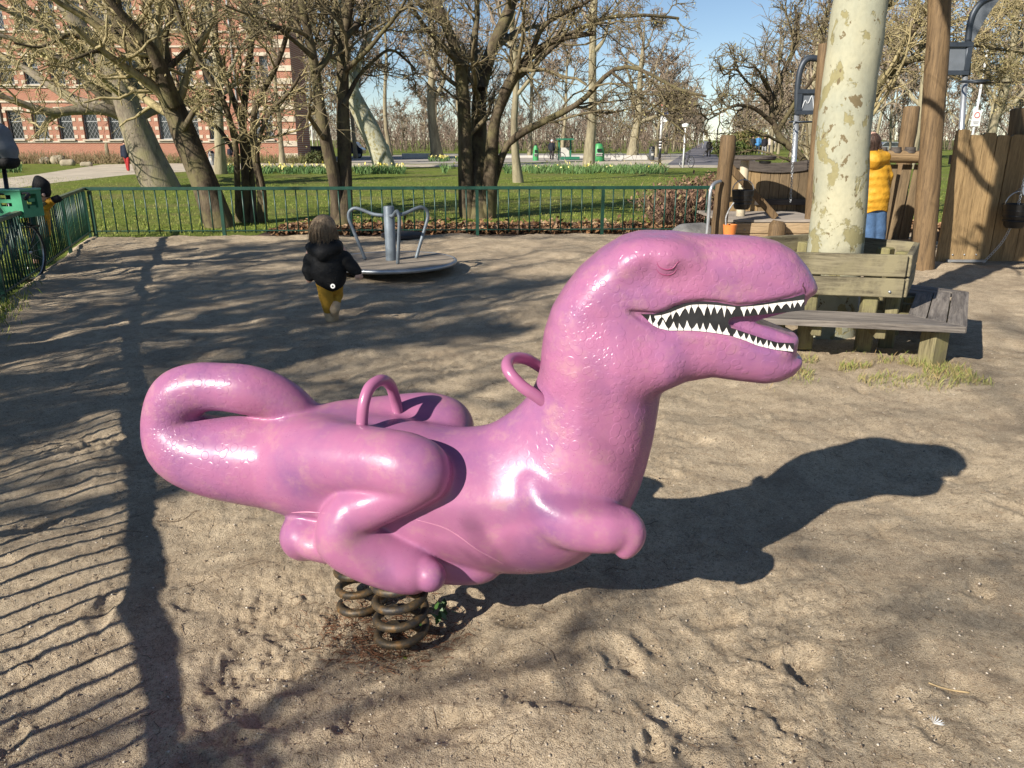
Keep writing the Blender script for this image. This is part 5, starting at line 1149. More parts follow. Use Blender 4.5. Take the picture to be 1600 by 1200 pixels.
def hair_strands(parent, cen, rad, n, ln, mat, seed, zs=1.1, down=1.0):
    r_ = np.random.default_rng(seed); d = r_.normal(0, 1, (n, 3)); d[:, 2] = np.abs(d[:, 2])*.9-.25; d /= np.linalg.norm(d, axis=1, keepdims=True); P0 = cen+d*rad*np.array([1, 1, zs]); K = 5; P = np.empty((n, K, 3)); P[:, 0] = P0; D = d*.12+np.array([0, 0, -.3])+r_.normal(0, .16, (n, 3))
    for k in range(1, K): D = D*.7+np.array([0, 0, -.42*down])+r_.normal(0, .08, (n, 3)); D /= np.linalg.norm(D, axis=1, keepdims=True); P[:, k] = P[:, k-1]+D*(ln*r_.uniform(.6, 1.2, n)/(K-1))[:, None]
    dd = P-cen; q_ = np.linalg.norm(dd/np.array([1, 1, zs]), axis=2); s = np.maximum(1, rad*1.01/q_); P = cen+dd*s[:, :, None]; V, F = tubes(P, np.broadcast_to(np.linspace(1, .5, K), (n, K))*.0024, 3); link('hair_strands', mesh_np('hair_strands', V, F), mat, parent)
hs = tp(505, 358, 23); hr = solid('hair', [dict(p=[tp(506, 354, 18.5), tp(505, 364, 18.5), tp(504, 374, 14)], k=.02, ys=.95)], tod, M_HAIRB, Hh)
hair_strands(hr, np.array(hs[:3]), .109, 1300, .11, M_HAIRB, 2)
# --- figure in the yellow coat, back to us
YY = 10.2; yb = np.array([AT(1366, 419, YY)[0], YY, 0.0])
def yp(px, py, r, dy=0.0): p = AT(px, py, YY+dy)-yb; return (p[0], dy, p[2], r*(YY+dy)/FPX)
yel = empty('person', tuple(yb), 'person in quilted yellow hooded coat and jeans, back turned, beside the pale trunk', 'person')
solid('body', [dict(p=[yp(1361, 225, 12), yp(1361, 219, 12)], k=.02), dict(p=[yp(1362, 235, 6), yp(1364, 250, 14), yp(1364, 300, 16)], k=.03), dict(p=[yp(1380, 255, 7), yp(1384, 280, 6), yp(1378, 296, 5, .12), yp(1372, 298, 4, .2)], k=.01), dict(p=[yp(1348, 255, 7), yp(1344, 280, 6), yp(1346, 296, 5, .12)], k=.01), dict(p=[yp(1358, 320, 9), yp(1358, 370, 7), yp(1357, 410, 5)], k=.02), dict(p=[yp(1372, 320, 9), yp(1372, 370, 7), yp(1371, 410, 5)], k=.02)], yel, M_SKIN, .014)
def mat_yellow():
    t = NT('yellow_quilted_coat'); v = t.co('Object'); w = t.n('TexWave'); w.wave_type = 'BANDS'; w.bands_direction = 'Z'; w.inputs['Scale'].default_value = 3.4; w.inputs['Distortion'].default_value = 1.6; w.inputs['Detail'].default_value = 2; t.l(v, w.inputs[0]); n = t.noise(v, 14, 4, .6)
    t.col(t.ramp(n, [(.3, (.44, .215, .015)), (.7, (.60, .32, .03))])); t.rough(.6, .3); b = t.bump(w.outputs[0], .35, .02); t.bump(n, .5, .03, b); return t.m
M_YEL = mat_yellow()
solid('coat', [dict(p=[yp(1363, 250, 20), yp(1364, 275, 22), yp(1364, 305, 23), yp(1365, 326, 21)], k=.03, ys=.8, kin=.06), dict(p=[yp(1380, 254, 9), yp(1386, 275, 8.5), yp(1383, 294, 7.5, .06)], k=.02), dict(p=[yp(1347, 254, 9), yp(1342, 275, 8.5), yp(1345, 294, 7.5, .06)], k=.02), dict(p=[yp(1348, 246, 10, -.06), yp(1364, 250, 13, -.12), yp(1382, 246, 9, -.06)], k=.02), dict(p=[yp(1364, 350, 24)], m='cut', k=.01, ys=1.5)], yel, M_YEL, .013)
M_JEAN = cloth('blue_denim', (.055, .105, .20), .9, 16, .3, .5)
solid('jeans', [dict(p=[yp(1358, 322, 13), yp(1358, 360, 10.5), yp(1358, 405, 8.5)], k=.02), dict(p=[yp(1372, 322, 13), yp(1373, 360, 10.5), yp(1372, 405, 8.5)], k=.015)], yel, M_JEAN, .013)
for px in (1357, 1372): solid('shoe', [dict(p=[yp(px, 414, 6, -.03), yp(px, 415, 5, .16)], k=.01)], yel, cloth('dark_shoe%d' % px, (.05, .045, .04)), .012)
M_HAIRD = mat_hair('dark_brown_hair', (.02, .012, .01), (.09, .05, .035))
hr = solid('hair', [dict(p=[yp(1361, 221, 13.5), yp(1360, 232, 13)], k=.02)], yel, M_HAIRD, .012); hair_strands(hr, np.array(yp(1361, 224, 1)[:3]), .118, 160, .14, M_HAIRD, 5)
# --- child with pointed black hat behind the left fence
CY = 10.5; cb = np.array([AT(66, 300, CY)[0]-.12, CY, -.05])
def cp(px, py, r, dy=0.0): p = AT(px, py, CY+dy)-cb; return (p[0], dy, p[2], r*(CY+dy)/FPX)
ch = empty('person', tuple(cb), 'small child in pointed black hat and yellow jacket leaning on the left fence', 'person')
solid('body', [dict(p=[cp(65, 305, 11), cp(66, 300, 11.5)], k=.02), dict(p=[cp(68, 304, 2.5, -.11), cp(69, 306, 2, -.12)], k=.008), dict(p=[cp(63, 318, 6), cp(62, 330, 11), cp(62, 365, 12)], k=.03), dict(p=[cp(57, 365, 7), cp(57, 408, 5)], k=.02), dict(p=[cp(68, 365, 7), cp(68, 408, 5)], k=.02), dict(p=[cp(70, 325, 5), cp(80, 314, 4), cp(88, 311, 4)], k=.01)], ch, M_SKIN, .014)
solid('jacket', [dict(p=[cp(63, 320, 9), cp(62, 335, 14), cp(62, 362, 15)], k=.03), dict(p=[cp(70, 324, 7.5), cp(79, 315, 6), cp(84, 313, 5)], k=.015), dict(p=[cp(52, 326, 7), cp(46, 340, 6), cp(50, 352, 5)], k=.015)], ch, M_YEL, .013)
solid('trousers', [dict(p=[cp(57, 362, 9), cp(57, 400, 7)], k=.02), dict(p=[cp(68, 362, 9), cp(68, 400, 7)], k=.02)], ch, M_JK, .014)
solid('hat', [dict(p=[cp(65, 299, 13), cp(64, 289, 11.5), cp(60, 281, 6), cp(58, 278, 3)], k=.02, kin=.03)], ch, M_JK, .011)
solid('glove', [dict(p=[cp(85, 312, 5.5), cp(91, 311, 5)], k=.01), dict(p=[cp(86, 308, 2.2), cp(90, 306, 2)], k=.006), dict(p=[cp(91, 310, 2.5), cp(95, 312, 2)], k=.006)], ch, M_JK, .010)
# --- people far off
def walker(label, px, y, hpx, coat, legs, hair=(.03, .02, .015), seed=0, bag=None, stride=.12, group=None):
    b = G(px, y, -.05); h = hpx*depth(b)/FPX; k = h/1.7; o = empty('person', tuple(b), label, 'person', group)
    C_ = lambda *a: [tuple(np.array(q_)*k) for q_ in a]; hh = .032*k
    solid('body', [dict(p=C_((0,0,1.56,.10),(0,0,1.62,.10)), k=.03), dict(p=C_((0,0,1.42,.06),(0,0,1.25,.15),(0,0,.95,.15)), k=.05), dict(p=C_((-.20,0,1.36,.055),(-.25,.03,1.08,.045),(-.24,-.05,.82,.04)), k=.02), dict(p=C_((.20,0,1.36,.055),(.25,-.03,1.08,.045),(.24,.06,.82,.04)), k=.02), dict(p=C_((-.09,0,.9,.085),(-.10,stride,.48,.06),(-.10,stride*1.2,.06,.05)), k=.03), dict(p=C_((.09,0,.9,.085),(.10,-stride,.48,.06),(.10,-stride*1.5,.06,.05)), k=.03)], o, M_SKIN, hh)
    solid('coat', [dict(p=C_((0,0,1.36,.15),(0,0,1.15,.18),(0,0,.88,.19)), k=.05), dict(p=C_((-.19,0,1.36,.085),(-.25,.03,1.08,.075),(-.24,-.05,.86,.065)), k=.03), dict(p=C_((.19,0,1.36,.085),(.25,-.03,1.08,.075),(.24,.06,.86,.065)), k=.03)], o, cloth('coat_%s' % seed, coat), hh)
    solid('trousers', [dict(p=C_((-.09,0,.86,.11),(-.10,stride,.48,.085),(-.10,stride*1.2,.1,.07)), k=.03), dict(p=C_((.09,0,.86,.11),(.10,-stride,.48,.085),(.10,-stride*1.5,.1,.07)), k=.03)], o, cloth('legs_%s' % seed, legs), hh)
    solid('hair', [dict(p=C_((0,.0,1.63,.115),(0,.02,1.58,.11)), k=.03)], o, cloth('hair_%s' % seed, hair), hh)
    return o
walker('person in dark coat and red trousers walking on the path by the thick grey trunk', 201, 268, 46, (.015, .02, .035), (.34, .03, .03), seed=1)
walker('person in dark clothes near the foot of the straight pale trunk', 361, 254, 24, (.02, .02, .03), (.03, .03, .04), seed=2)
walker('person with a bright blue backpack in the group behind the counter', 1183, 241, 28, (.06, .20, .42), (.03, .04, .06), seed=3)
walker('person in black jacket standing between the blue backpack and the pale jacket', 1193, 242, 28, (.015, .015, .02), (.3, .3, .32), seed=4)
walker('person in pale jacket at the right of the group behind the counter', 1204, 242, 30, (.5, .44, .42), (.05, .05, .07), seed=5)
walker('person in dark jacket standing left of the blue backpack', 1175, 241, 27, (.02, .025, .03), (.03, .03, .03), seed=6)
walker('small dark walker on the avenue', 1107, 245, 26, (.02, .02, .022), (.02, .02, .022), seed=7)
walker('person with white cap in dark coat before the green pavilion', 862, 250, 30, (.02, .022, .03), (.04, .03, .03), (.6, .6, .6), seed=8)
# ================================================================ things beyond the fence
def bmesh_box(o, name, c, s, mat, rz=0, bev=.02): m = MB(); m.box(c, s, rz, bev=bev); return m.obj(name, mat, o)
# bicycle with crate behind the left fence
M_DKM = simple('black_bike_metal', (.015, .015, .018), .35, .2); M_TYRE = simple('tyre_rubber', (.02, .02, .02), .8, .2)
BKY = 9.0; bk = np.array([AT(10, 330, BKY)[0]-.25, BKY, -.05])
def wheel(o, c, r=.34, ax=(1, 0, 0)):
    a = np.linspace(0, 2*math.pi, 33); P_ = np.stack([0*a, np.cos(a)*r, np.sin(a)*r], 1); w = MB().tube(P_, .02, 8, False).obj('wheel', M_TYRE, o, True, loc=c); MB().tube(P_*.94, .008, 6, False).obj('rim', M_STEEL, w, True); m = MB()
    for i in range(16): t = i*math.pi/8; m.tube([(.0, 0, 0), (0, math.cos(t)*r*.93, math.sin(t)*r*.93)], .002, 3, False)
    m.tube([(-.04, 0, 0), (.04, 0, 0)], .02, 8); m.obj('spokes', M_STEEL, w, True); return w
def bicycle(label, loc, rz, frame=M_DKM):
    o = empty('bicycle', loc, label, 'bicycle', rz=rz); wheel(o, (0, -.52, .35)); wheel(o, (0, .52, .35)); m = MB()
    for a, b in (((0, -.52, .35), (0, -.1, .33)), ((0, -.1, .33), (0, -.22, .85)), ((0, -.52, .35), (0, -.2, .78)), ((0, -.1, .33), (0, .36, .72)), ((0, -.2, .75), (0, .34, .84)), ((0, .32, .95), (0, .40, .62)), ((0, .40, .62), (0, .52, .35))): m.tube([a, b], .018, 8)
    m.obj('frame', frame, o, True); MB().tube(catmull([(-.30, .18, 1.02), (-.26, .28, 1.06), (-.1, .32, 1.05), (.1, .32, 1.05), (.26, .28, 1.06), (.30, .18, 1.02)], 5), .014, 8).obj('handlebar', M_DKM, o, True)
    for s in (-1, 1): MB().tube([(s*.31, .12, 1.01), (s*.29, .24, 1.045)], .02, 8).obj('grip', M_TYRE, o, True)
    m = MB(); m.lathe([(0, -.03), (.07, -.02), (.09, .02), (.05, .04), (0, .042)], (0, -.24, .93), 12); m.obj('saddle', M_TYRE, o, auto=50)
    m = MB(); m.tube([(-.13, .62, .66), (.13, .62, .66), (.13, .36, .66), (-.13, .36, .66), (-.13, .62, .66)], .008, 6, False); m.tube([(0, .52, .35), (-.13, .62, .66)], .007, 6); m.tube([(0, .52, .35), (.13, .62, .66)], .007, 6); m.obj('front_rack', M_DKM, o, True); return o
cr_c = AT(24, 306, 9.3); bicycle('black bicycle parked behind the left fence, carrying a green crate', (cr_c[0]+.02, 9.3-.48, -.05), R(2))
M_CRATE = simple('green_crate_plastic', (.05, .27, .14), .45, .15, 6); M_CRATEL = simple('pale_green_crate_rim', (.16, .45, .30), .45, .1, 6)
cw, cd, chh = .40, .34, .30; cz = .73; cr = empty('crate', (cr_c[0], 9.3, cz), 'green plastic crate on the bicycle rack behind the left fence', 'crate', rz=R(-6))
m = MB(); m.box((0, 0, .01), (cw, cd, .02)); m.obj('floor', M_CRATE, cr)
for s, (ax, L) in ((-1, ('x', cw)), (1, ('x', cw)), (-1, ('y', cd)), (1, ('y', cd))):
    m = MB(); t = .018
    def slab(u0, u1, z0, z1):
        if ax == 'x': m.box(((u0+u1)/2, s*(cd/2-t/2), (z0+z1)/2), (u1-u0, t, z1-z0))
        else: m.box((s*(cw/2-t/2), (u0+u1)/2, (z0+z1)/2), (t, u1-u0-2*t-.002, z1-z0))
    slab(-L/2, L/2, .02, .10); slab(-L/2, -.07, .10, .26); slab(.07, L/2, .10, .26); slab(-.07, .07, .10, .13); slab(-.07, .07, .17, .21); slab(-L/2, L/2, .26, chh); m.obj('crate_side', M_CRATE, cr)
m = MB(); m.box((0, 0, chh+.012), (cw+.02, cd+.02, .022), bev=.006); m.obj('lid', M_CRATEL, cr)
# child seat hood at the very edge
hd = AT(2, 228, 9.2); ho = empty('child_bike_hood', tuple(hd), 'grey and black curved child seat hood at the left edge above the fence', 'child seat')
solid('hood', [dict(p=[(-.12, 0, .22, .10), (-.02, 0, .12, .13), (.04, 0, -.05, .12), (.05, 0, -.12, .10)], k=.03, ys=1.2)], ho, cloth('grey_hood_cloth', (.17, .18, .20), .8, 14), .016)
solid('hood_base', [dict(p=[(-.15, 0, -.17, .085), (.07, 0, -.17, .085)], k=.03, ys=1.6)], ho, M_JK, .016)
solid('hood_window', [dict(p=[(-.06, -.145, .06, .05), (-.01, -.145, -.08, .045)], k=.02, ys=.5)], ho, simple('white_hood_panel', (.6, .62, .6), .4), .012)
MB().tube([(-.05, .05, -.2), (-.1, .05, -1.3)], .025, 8).obj('stand_tube', M_DKM, ho, True)
# stone seats on the left lawn
M_ROCK = simple('pale_boulder_stone', (.33, .28, .20), .95, .3, 3, bump=.6, bscale=14, bdist=.03)
for i, (px, y, w_, h_) in enumerate([(71, 256, 8, 12), (92, 256, 16, 15), (106, 259, 22, 11), (135, 260, 20, 8)]):
    p = G(px, y, -.06); s = depth(p)/FPX; S = SDF((-1.2, -.9, -.2), (1.2, .9, 1.0), .06); rr_ = np.random.default_rng(i); W2 = w_*s/2; H2 = h_*s
    S.chain([(-W2*.55, 0, H2*.35, H2*.5), (W2*.5, .1, H2*.38, H2*.52)], .1); S.chain([(0, 0, H2*1.6, H2*.72)], .05, 'cut', ys=2.5)
    tag(link('boulder', S.mesh('boulder'), M_ROCK, None, tuple(p)), ['slim upright boulder, leftmost of the stone seats', 'tallest pale boulder of the stone seats on the left lawn', 'broad low boulder in the middle of the stone seats', 'flat boulder at the right end of the stone seats'][i], 'boulder', 'stone seats on the left lawn')
# brushwood
def brush(name, label, P0, h, r_, mat, leafmat=None, nleaf=0, K=5, rad=.006, wig=.25, cat='hedge', spread=.35, kind=None):
    n = len(P0); D = np.stack([r_.normal(0, spread, n), r_.normal(0, spread, n), np.ones(n)], 1); P, Q = grow(P0, D, h, np.full(n, rad), K, r_, wig, (0, 0, .05), .5); V, F = tubes(P, Q, 3); b = P0.mean(0)*np.array([1, 1, 0]); o = empty(name, tuple(b), label, cat); link('twigs', mesh_np('twigs', V-b, F), mat, o)
    if nleaf: C = P[r_.integers(0, n, nleaf), r_.integers(1, K, nleaf)]+r_.normal(0, .05, (nleaf, 3)); V, F = quads(C-b, r_.uniform(.02, .045, nleaf)*rad/.006, r_, .8); link('leaves', mesh_np('leaves', V, F, False), leafmat, o)
    return o
r_ = np.random.default_rng(12); M_HEDGE = mat_leaf('brown_hedge_twigs', [(.10, .06, .045), (.20, .125, .09), (.28, .18, .13)]); M_HLEAF = mat_leaf('withered_leaves', [(.13, .07, .05), (.22, .13, .09), (.30, .19, .12), (.17, .15, .06)])
n = 1900; g0, g1 = G(1030, 300), G(1122, 300); P0 = np.stack([r_.uniform(2.9, 5.0, n), r_.uniform(14.9, 16.6, n), np.full(n, -.06)], 1); brush('beech_hedge', 'clipped brown winter hedge behind the right end of the back fence', P0, .72+.26*np.clip((P0[:, 0]-2.9)/1.2, 0, 1)+r_.uniform(-.12, .08, n), r_, M_HEDGE, M_HLEAF, 9000)
n = 2200; P0 = np.stack([r_.uniform(-47, -28, n), r_.uniform(57, 60.5, n), np.full(n, -.06)], 1); brush('shrub_border', 'dry brown shrub border at the foot of the brick building, left part', P0, r_.uniform(.5, 1.0, n), r_, mat_leaf('dry_shrub', [(.22, .15, .08), (.34, .25, .14), (.16, .14, .06)]), None, 0, rad=.02, cat='shrub')
n = 1600; P0 = np.stack([r_.uniform(-27, -14, n), r_.uniform(58, 61, n), np.full(n, -.06)], 1); brush('shrub_border', 'low green brown shrub border at the foot of the brick building, right part', P0, r_.uniform(.3, .8, n), r_, mat_leaf('green_shrub', [(.12, .14, .04), (.22, .20, .08), (.16, .12, .06)]), None, 0, rad=.02, cat='shrub')
def leafmass(name, label, c, rx, ry, rz, n, cols, seed, size=.16, cat='bush'):
    r_ = np.random.default_rng(seed); d = r_.normal(0, 1, (n, 3)); d /= np.linalg.norm(d, axis=1, keepdims=True); d[:, 2] = np.abs(d[:, 2]); rr_ = r_.uniform(.55, 1.0, (n, 1))**.5*(1+.22*fbm2(d[:, 0]*3+seed, d[:, 1]*3+d[:, 2]*2, 2, seed))[:, None]; C = d*rr_*np.array([rx, ry, rz]); V, F = quads(C, r_.uniform(.5, 1.2, n)*size, r_, .8); o = empty(name, tuple(c), label, cat); link('foliage', mesh_np('foliage', V, F, False), mat_leaf(name+str(seed), cols), o)
    st_ = MB(); [st_.tube([(math.cos(a)*rx*.1, math.sin(a)*ry*.1, -.1), (math.cos(a)*rx*.45, math.sin(a)*ry*.45, rz*.7)], [.05, .02], 5) for a in np.arange(6)]; st_.obj('stem', M_BARK_GREY, o, True); return o
p = G(1165, 236); leafmass('evergreen_bush', 'large rounded olive green bush behind the short post', (p[0], p[1], -.06), 4.2, 3.0, 2.9, 5200, [(.06, .08, .02), (.13, .15, .04), (.24, .21, .08), (.19, .13, .06)], 3, .2)
p = G(1140, 240); leafmass('evergreen_bush', 'small dark green bush at the left foot of the large rounded bush', (p[0]-.5, p[1]-3, -.06), 2.2, 1.6, 1.6, 2200, [(.04, .07, .02), (.09, .12, .03), (.14, .15, .05)], 4, .16)
p = G(493, 254); leafmass('evergreen_bush', 'low dark bush left of the twin trunk on the far lawn', (p[0], p[1], -.06), 1.0, .8, .85, 900, [(.06, .08, .03), (.14, .14, .05)], 5, .1)
# daffodil strips
M_DAFL = mat_leaf('daffodil_leaves', [(.05, .11, .03), (.09, .17, .05), (.14, .21, .07)]); M_DAFF = mat_leaf('daffodil_flowers', [(.75, .62, .08), (.8, .72, .35), (.7, .55, .04)])
def daff(label, px0, px1, y0, y1, n, nf, seed):
    r_ = np.random.default_rng(seed); u = r_.random(n); v = r_.random(n); clump = fbm2(u*14, v*2, 2, seed) > -.25; u, v = u[clump], v[clump]; P0 = np.array([G(px0+(px1-px0)*a, y0+(y1-y0)*b, -.06) for a, b in zip(u, v)]); V, F = blades(P0, r_.uniform(.22, .42, len(P0)), r_, .022); tag(link('daffodils', mesh_np('daffodils', V, F, False), M_DAFL), label, 'daffodils', kind='stuff')
    C = P0[r_.integers(0, len(P0), nf)]+np.stack([r_.normal(0, .1, nf), r_.normal(0, .1, nf), r_.uniform(.3, .45, nf)], 1); V, F = quads(C, r_.uniform(.035, .06, nf), r_, 1.0, .9); tag(link('daffodil_flowers', mesh_np('daffodil_flowers', V, F, False), M_DAFF), 'yellow daffodil flowers of the '+label.split(' of ')[0], 'flowers', kind='stuff')
daff('left strip of daffodil leaves on the far lawn', 400, 632, 267, 272, 2600, 150, 1)
daff('right strip of daffodil leaves by the tall yellowish trunk', 690, 1040, 263, 272, 3200, 60, 2)
daff('daffodil clumps around the straight pale trunk', 345, 372, 266, 271, 500, 60, 3)
daff('daffodil clump at the left edge beyond the fence', -15, 34, 262, 270, 700, 40, 4)
daff('yellow flowering patch right of the leaning pale trunk', 670, 722, 250, 253, 500, 90, 5)
# low walls, bins, containers, pavilion
M_CONC = simple('pale_concrete', (.50, .48, .44), .9, .12, 2)
def lowwall(label, x0, x1, y, hpx, mat=M_CONC):
    a, b = G(x0, y, -.06), G(x1, y, -.06); s = depth(a)/FPX; m = MB(); L = b[0]-a[0]; m.box((L/2, .2, hpx*s/2), (L, .4, hpx*s), bev=.03); o = m.obj('low_wall', mat, None, loc=tuple(a)); return tag(o, label, 'wall')
lowwall('pale low wall right of the leaning pale trunk', 628, 676, 248, 8); lowwall('pale low wall beside the grey bins', 955, 1012, 250, 7); lowwall('dark low wall beyond the brick corner pier', 468, 520, 246, 17, simple('dark_wall', (.06, .05, .05), .9)); lowwall('grey low kerb wall behind the dark multi stemmed tree', 780, 960, 247, 4, M_CONC)
M_BIN = simple('dark_grey_bin', (.06, .065, .07), .5, .2)
def binn(label, px, y, w_, h_, mat=M_BIN):
    b = G(px, y, -.06); s = depth(b)/FPX; r = w_*s/2; H = h_*s; o = empty('litter_bin', tuple(b), label, 'bin'); m = MB(); m.lathe([(r*.85, 0), (r, .1*H), (r, .78*H), (r*.96, .8*H)], n=18); m.obj('drum', mat, o, auto=40); m = MB(); m.lathe([(r*1.05, .80*H), (r*1.05, .86*H), (r*.7, .97*H), (0, H)], n=18); m.obj('lid', M_DKM, o, auto=40); m = MB(); m.box((0, -r*1.0, .7*H), (r*.9, .05, .1*H)); m.obj('slot', M_BLK, o); m = MB(); m.box((0, -r*1.0, .4*H), (r*.8, .04, .16*H)); m.obj('label_plate', M_CONC, o); return o
binn('grey litter bin in front of the brick building, left of the straight pale trunk', 332, 258, 9, 22, simple('light_grey_bin', (.30, .31, .32), .5, .1)); binn('tall dark grey bin at the foot of the round crowned tree', 1018, 250, 9, 21)
M_LIME = simple('bright_green_plastic', (.05, .27, .09), .45, .15, 2)
def container(label, px, y, w_, h_):
    b = G(px, y, -.06); s = depth(b)/FPX; W2, H = w_*s/2, h_*s; o = empty('recycling_container', tuple(b), label, 'container')
    m = MB(); n_ = 20; pr = [(W2*1.0, .0), (W2*1.03, .12*H), (W2*.98, .5*H), (W2*.78, .82*H), (W2*.5, .97*H), (0, H)]; m.lathe(pr, n=n_); m.obj('shell', M_LIME, o, auto=35)
    m = MB(); m.box((0, -W2*.93, .62*H), (W2*.75, .25, .16*H)); m.obj('mouth', M_BLK, o); m = MB(); m.box((0, -W2*1.0, .38*H), (W2*1.1, .12, .16*H)); pl_ = m.obj('panel', M_CONC, o); m = MB(); [m.box((k*W2*.22, -W2*1.0-.07, .38*H), (W2*.12, .03, .1*H)) for k in (-2, -1, 0, 1, 2)]; m.obj('dark_mark', M_BLK, pl_)
    m = MB(); m.lathe([(.12, H), (.12, 1.06*H), (0, 1.07*H)], n=10); m.obj('lifting_knob', M_DKM, o); return o
container('lime green recycling container beside the tall yellowish trunk', 935, 252, 18, 27); container('lime green recycling container left of the green pavilion', 837, 251, 9, 23); container('lime green container seen beside the dark multi stemmed tree', 769, 250, 9, 21); container('lime green container behind the leaning pale trunk', 603, 247, 14, 22)
b = G(882, 250, -.06); s = depth(b)/FPX; pv = empty('green_pavilion', tuple(b), 'small green frame kiosk with awning beyond the lawn', 'kiosk'); M_DG = simple('dark_green_frame', (.02, .14, .08), .5, .2)
for x_ in (-9, 9): m = MB(); m.box((x_*s, 0, 15*s), (.14, .14, 30*s)); m.obj('post', M_DG, pv)
m = MB(); m.box((0, -.3, 31*s), (26*s, 1.6, 2.5*s)); m.obj('awning', M_DG, pv); m = MB(); m.box((0, .1, 12*s), (14*s, .12, 13*s)); m.obj('white_panel', M_CONC, pv); m = MB(); m.box((8*s, -.1, 3*s), (30*s, .8, 4*s)); m.obj('base', M_DG, pv)
# parked cars, bikes
def car(label, px, y, wpx, colr):
    b = G(px, y, -.06); s = depth(b)/FPX; L = wpx*s; o = empty('parked_car', tuple(b), label, 'car'); H = 1.45; W_ = 1.75
    pr = [(-.5, .28), (-.5, .55), (-.47, .62), (-.33, .66), (-.2, .98), (-.12, 1.0), (.14, 1.0), (.2, .97), (.36, .66), (.47, .6), (.5, .5), (.5, .28)]; m = MB(); m.prism([(x_*L, -W_/2, z*H) for x_, z in pr], (0, W_, 0)); bo = m.obj('body', colr, o); fix_normals(bo.data)
    m = MB(); m.prism([(-.29*L, -W_/2-.01, .68*H), (-.18*L, -W_/2-.01, .93*H), (.16*L, -W_/2-.01, .93*H), (.31*L, -W_/2-.01, .68*H)], (0, .03, 0)); w_ = m.obj('window', M_GLASS, o); fix_normals(w_.data)
    for x_ in (-.31, .31): m = MB(); a = np.linspace(0, 2*math.pi, 21); m.tube(np.stack([np.cos(a)*.26, 0*a, np.sin(a)*.26], 1), .07, 8, False); wl = m.obj('wheel', M_TYRE, o, True, loc=(x_*L, -W_/2+.05, .32)); m = MB(); m.lathe([(.2, -.03), (.2, .03), (0, .05)], n=14); m.obj('hub', M_STEEL, wl, rot=(R(90), 0, 0))
    return o
car('dark blue car parked behind the leaning pale trunk', 553, 247, 34, simple('dark_blue_car', (.015, .025, .045), .25, .1, coat=.5)); car('silver car half hidden behind the log rail', 1385, 243, 52, simple('silver_car', (.35, .37, .38), .3, .1, metal=.4, coat=.5)); car('dark car glimpsed right of the silver car', 1440, 240, 40, simple('black_car', (.02, .02, .022), .25, .1, coat=.5))
b = G(1072, 262, -.06); bicycle('dark bicycle standing at the entrance of the avenue', (b[0], b[1], -.06), R(20)); b = G(958, 252, -.06); bicycle('dark bicycle beside the lime green container', (b[0], b[1], -.06), R(70)); b = G(866, 252, -.06); bicycle('bicycle of the person with white cap', (b[0], b[1]-.4, -.06), R(80))
# posts, banner, lamps
b = G(1030, 258, -.06); bn = empty('banner_post', tuple(b), 'tall white and black post with small blue and white banner', 'banner post'); s = depth(b)/FPX; H = 89*s
M_WPOLE = simple('white_pole', (.7, .7, .7), .5, .08)
MB().tube([(0, 0, 0), (0, 0, H*.42)], .09, 8).obj('black_base', M_DKM, bn, True); MB().tube([(0, 0, H*.42), (0, 0, H*.98)], .075, 8).obj('pole', M_WPOLE, bn, True); MB().tube([(0, 0, H*.98), (0, 0, H)], .07, 8).obj('red_tip', simple('red_tip', (.5, .06, .03), .5), bn, True)
m = MB(); m.box((5*s, 0, H*.88), (9*s, .04, 12*s)); m.obj('blue_flag', simple('slate_blue_flag', (.10, .12, .22), .7), bn); m = MB(); m.box((5*s, 0, H*.76), (9*s, .04, 7*s)); m.obj('white_flag', M_WPOLE, bn)
for k in range(3): m = MB(); m.tube([(0, 0, H*(.28+.05*k)), (0, 0, H*(.30+.05*k))], .094, 8); m.obj('white_band', M_WPOLE, bn, True)
M_LAMP = simple('lamp_glass', (.85, .85, .82), .3, .05)
def lamp(label, px, y, hpx, group='lamp posts along the avenue'):
    b = G(px, y, -.06); s = depth(b)/FPX; H = hpx*s; o = empty('lamp_post', tuple(b), label, 'lamp post', group); MB().tube([(0, 0, 0), (0, 0, H*.9)], [.06, .04], 8).obj('pole', M_WPOLE, o, True); m = MB(); m.lathe([(.05, H*.9), (.2, H*.92), (.23, H*.97), (.05, H)], n=12); m.obj('lantern', M_LAMP, o, auto=40)
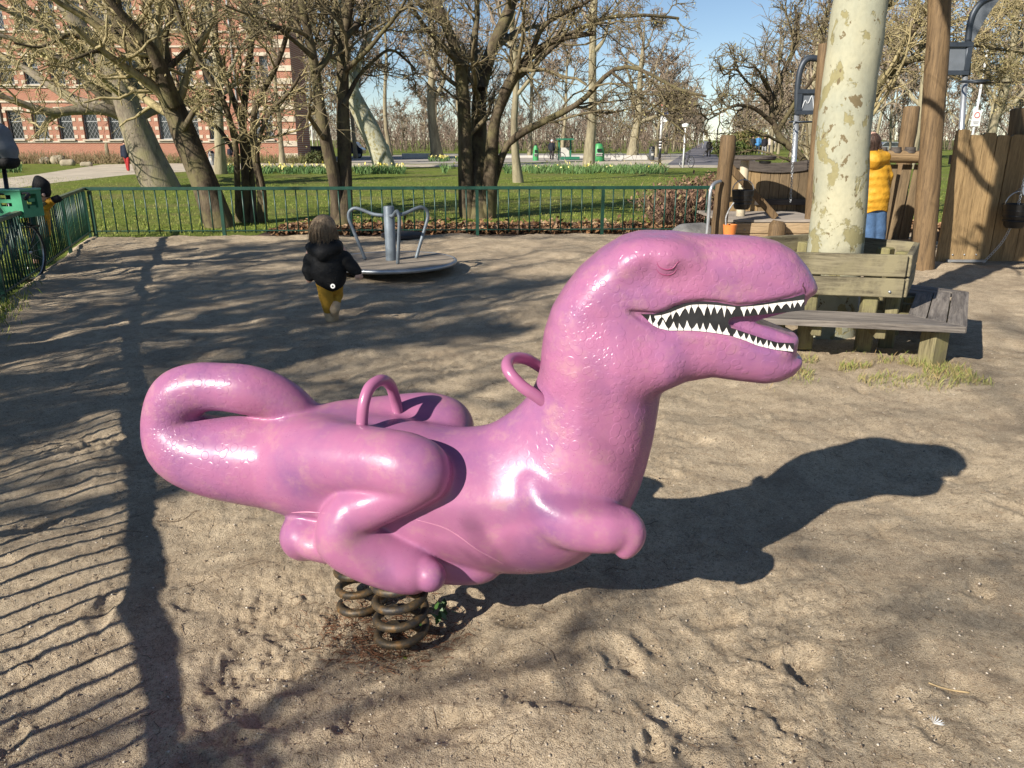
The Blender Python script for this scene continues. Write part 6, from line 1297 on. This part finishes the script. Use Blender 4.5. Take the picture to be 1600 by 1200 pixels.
lamp('slim pale lamp post at the entrance of the avenue beside the bicycle', 1067, 262, 66, 'lamp posts'); lamp('tallest white lamp post behind the short post', 1124, 240, 60, 'lamp posts')
for i, (px, y, h_) in enumerate([(1118, 236, 33), (1098, 232, 30), (1091, 230, 26), (1082, 229, 24), (1112, 229, 25), (1109, 226, 20), (1099, 227, 19)]): lamp('small white lamp post far down the avenue, '+['tallest', 'second tallest', 'third tallest', 'fifth tallest', 'fourth tallest', 'second shortest', 'shortest'][i]+' of the row', px, y, h_)
lamp('pale lamp post behind the brick corner pier', 490, 243, 52, 'lamp posts')

# the far wood: one mass of thin stems behind everything
def woodmass(label, px0, px1, D0, D1, n, h0, h1, seed):
    r_ = np.random.default_rng(seed); D = r_.uniform(D0, D1, n); P0 = np.stack([(r_.uniform(px0, px1, n)-800)/FPX*D, D, np.full(n, -.06)], 1); hh = r_.uniform(h0*.6, h1*1.1, n)*(1+.45*fbm2(P0[:, 0]*.09, P0[:, 1]*.06, 2, seed))
    P, Q = grow(P0, np.stack([r_.normal(0, .12, n), r_.normal(0, .12, n), np.ones(n)], 1), hh, np.full(n, .065), 7, r_, .12, (0, 0, .05), .3)
    a1 = sprout(P, Q, 10, r_, .25, 1.0, (25, 70), (.16, .36), .6, up=.2); P1, Q1 = grow(a1[0], a1[1], a1[2], np.full(len(a1[0]), .05), 3, r_, .2, (0, 0, .05), .5)
    V, F = merge([tubes(P, Q, 3), tubes(P1, Q1, 3)]); tag(link('far_wood', mesh_np('far_wood', V, F), M_WOODMASS), label, 'wood', kind='stuff')
M_WOODMASS = mat_bark('far_wood_bark', [(.15, .11, .085), (.24, .18, .14), (.33, .26, .20)], .5, bstr=.05)
woodmass('distant bare wood closing the view left of the avenue', 380, 1082, 150, 215, 900, 5, 9, 1)
woodmass('distant bare wood closing the view right of the avenue', 1130, 1720, 130, 190, 620, 6, 10, 2)
woodmass('brown thicket on the far side of the lawn left of the avenue', 560, 1060, 110, 150, 450, 2.5, 5, 3)
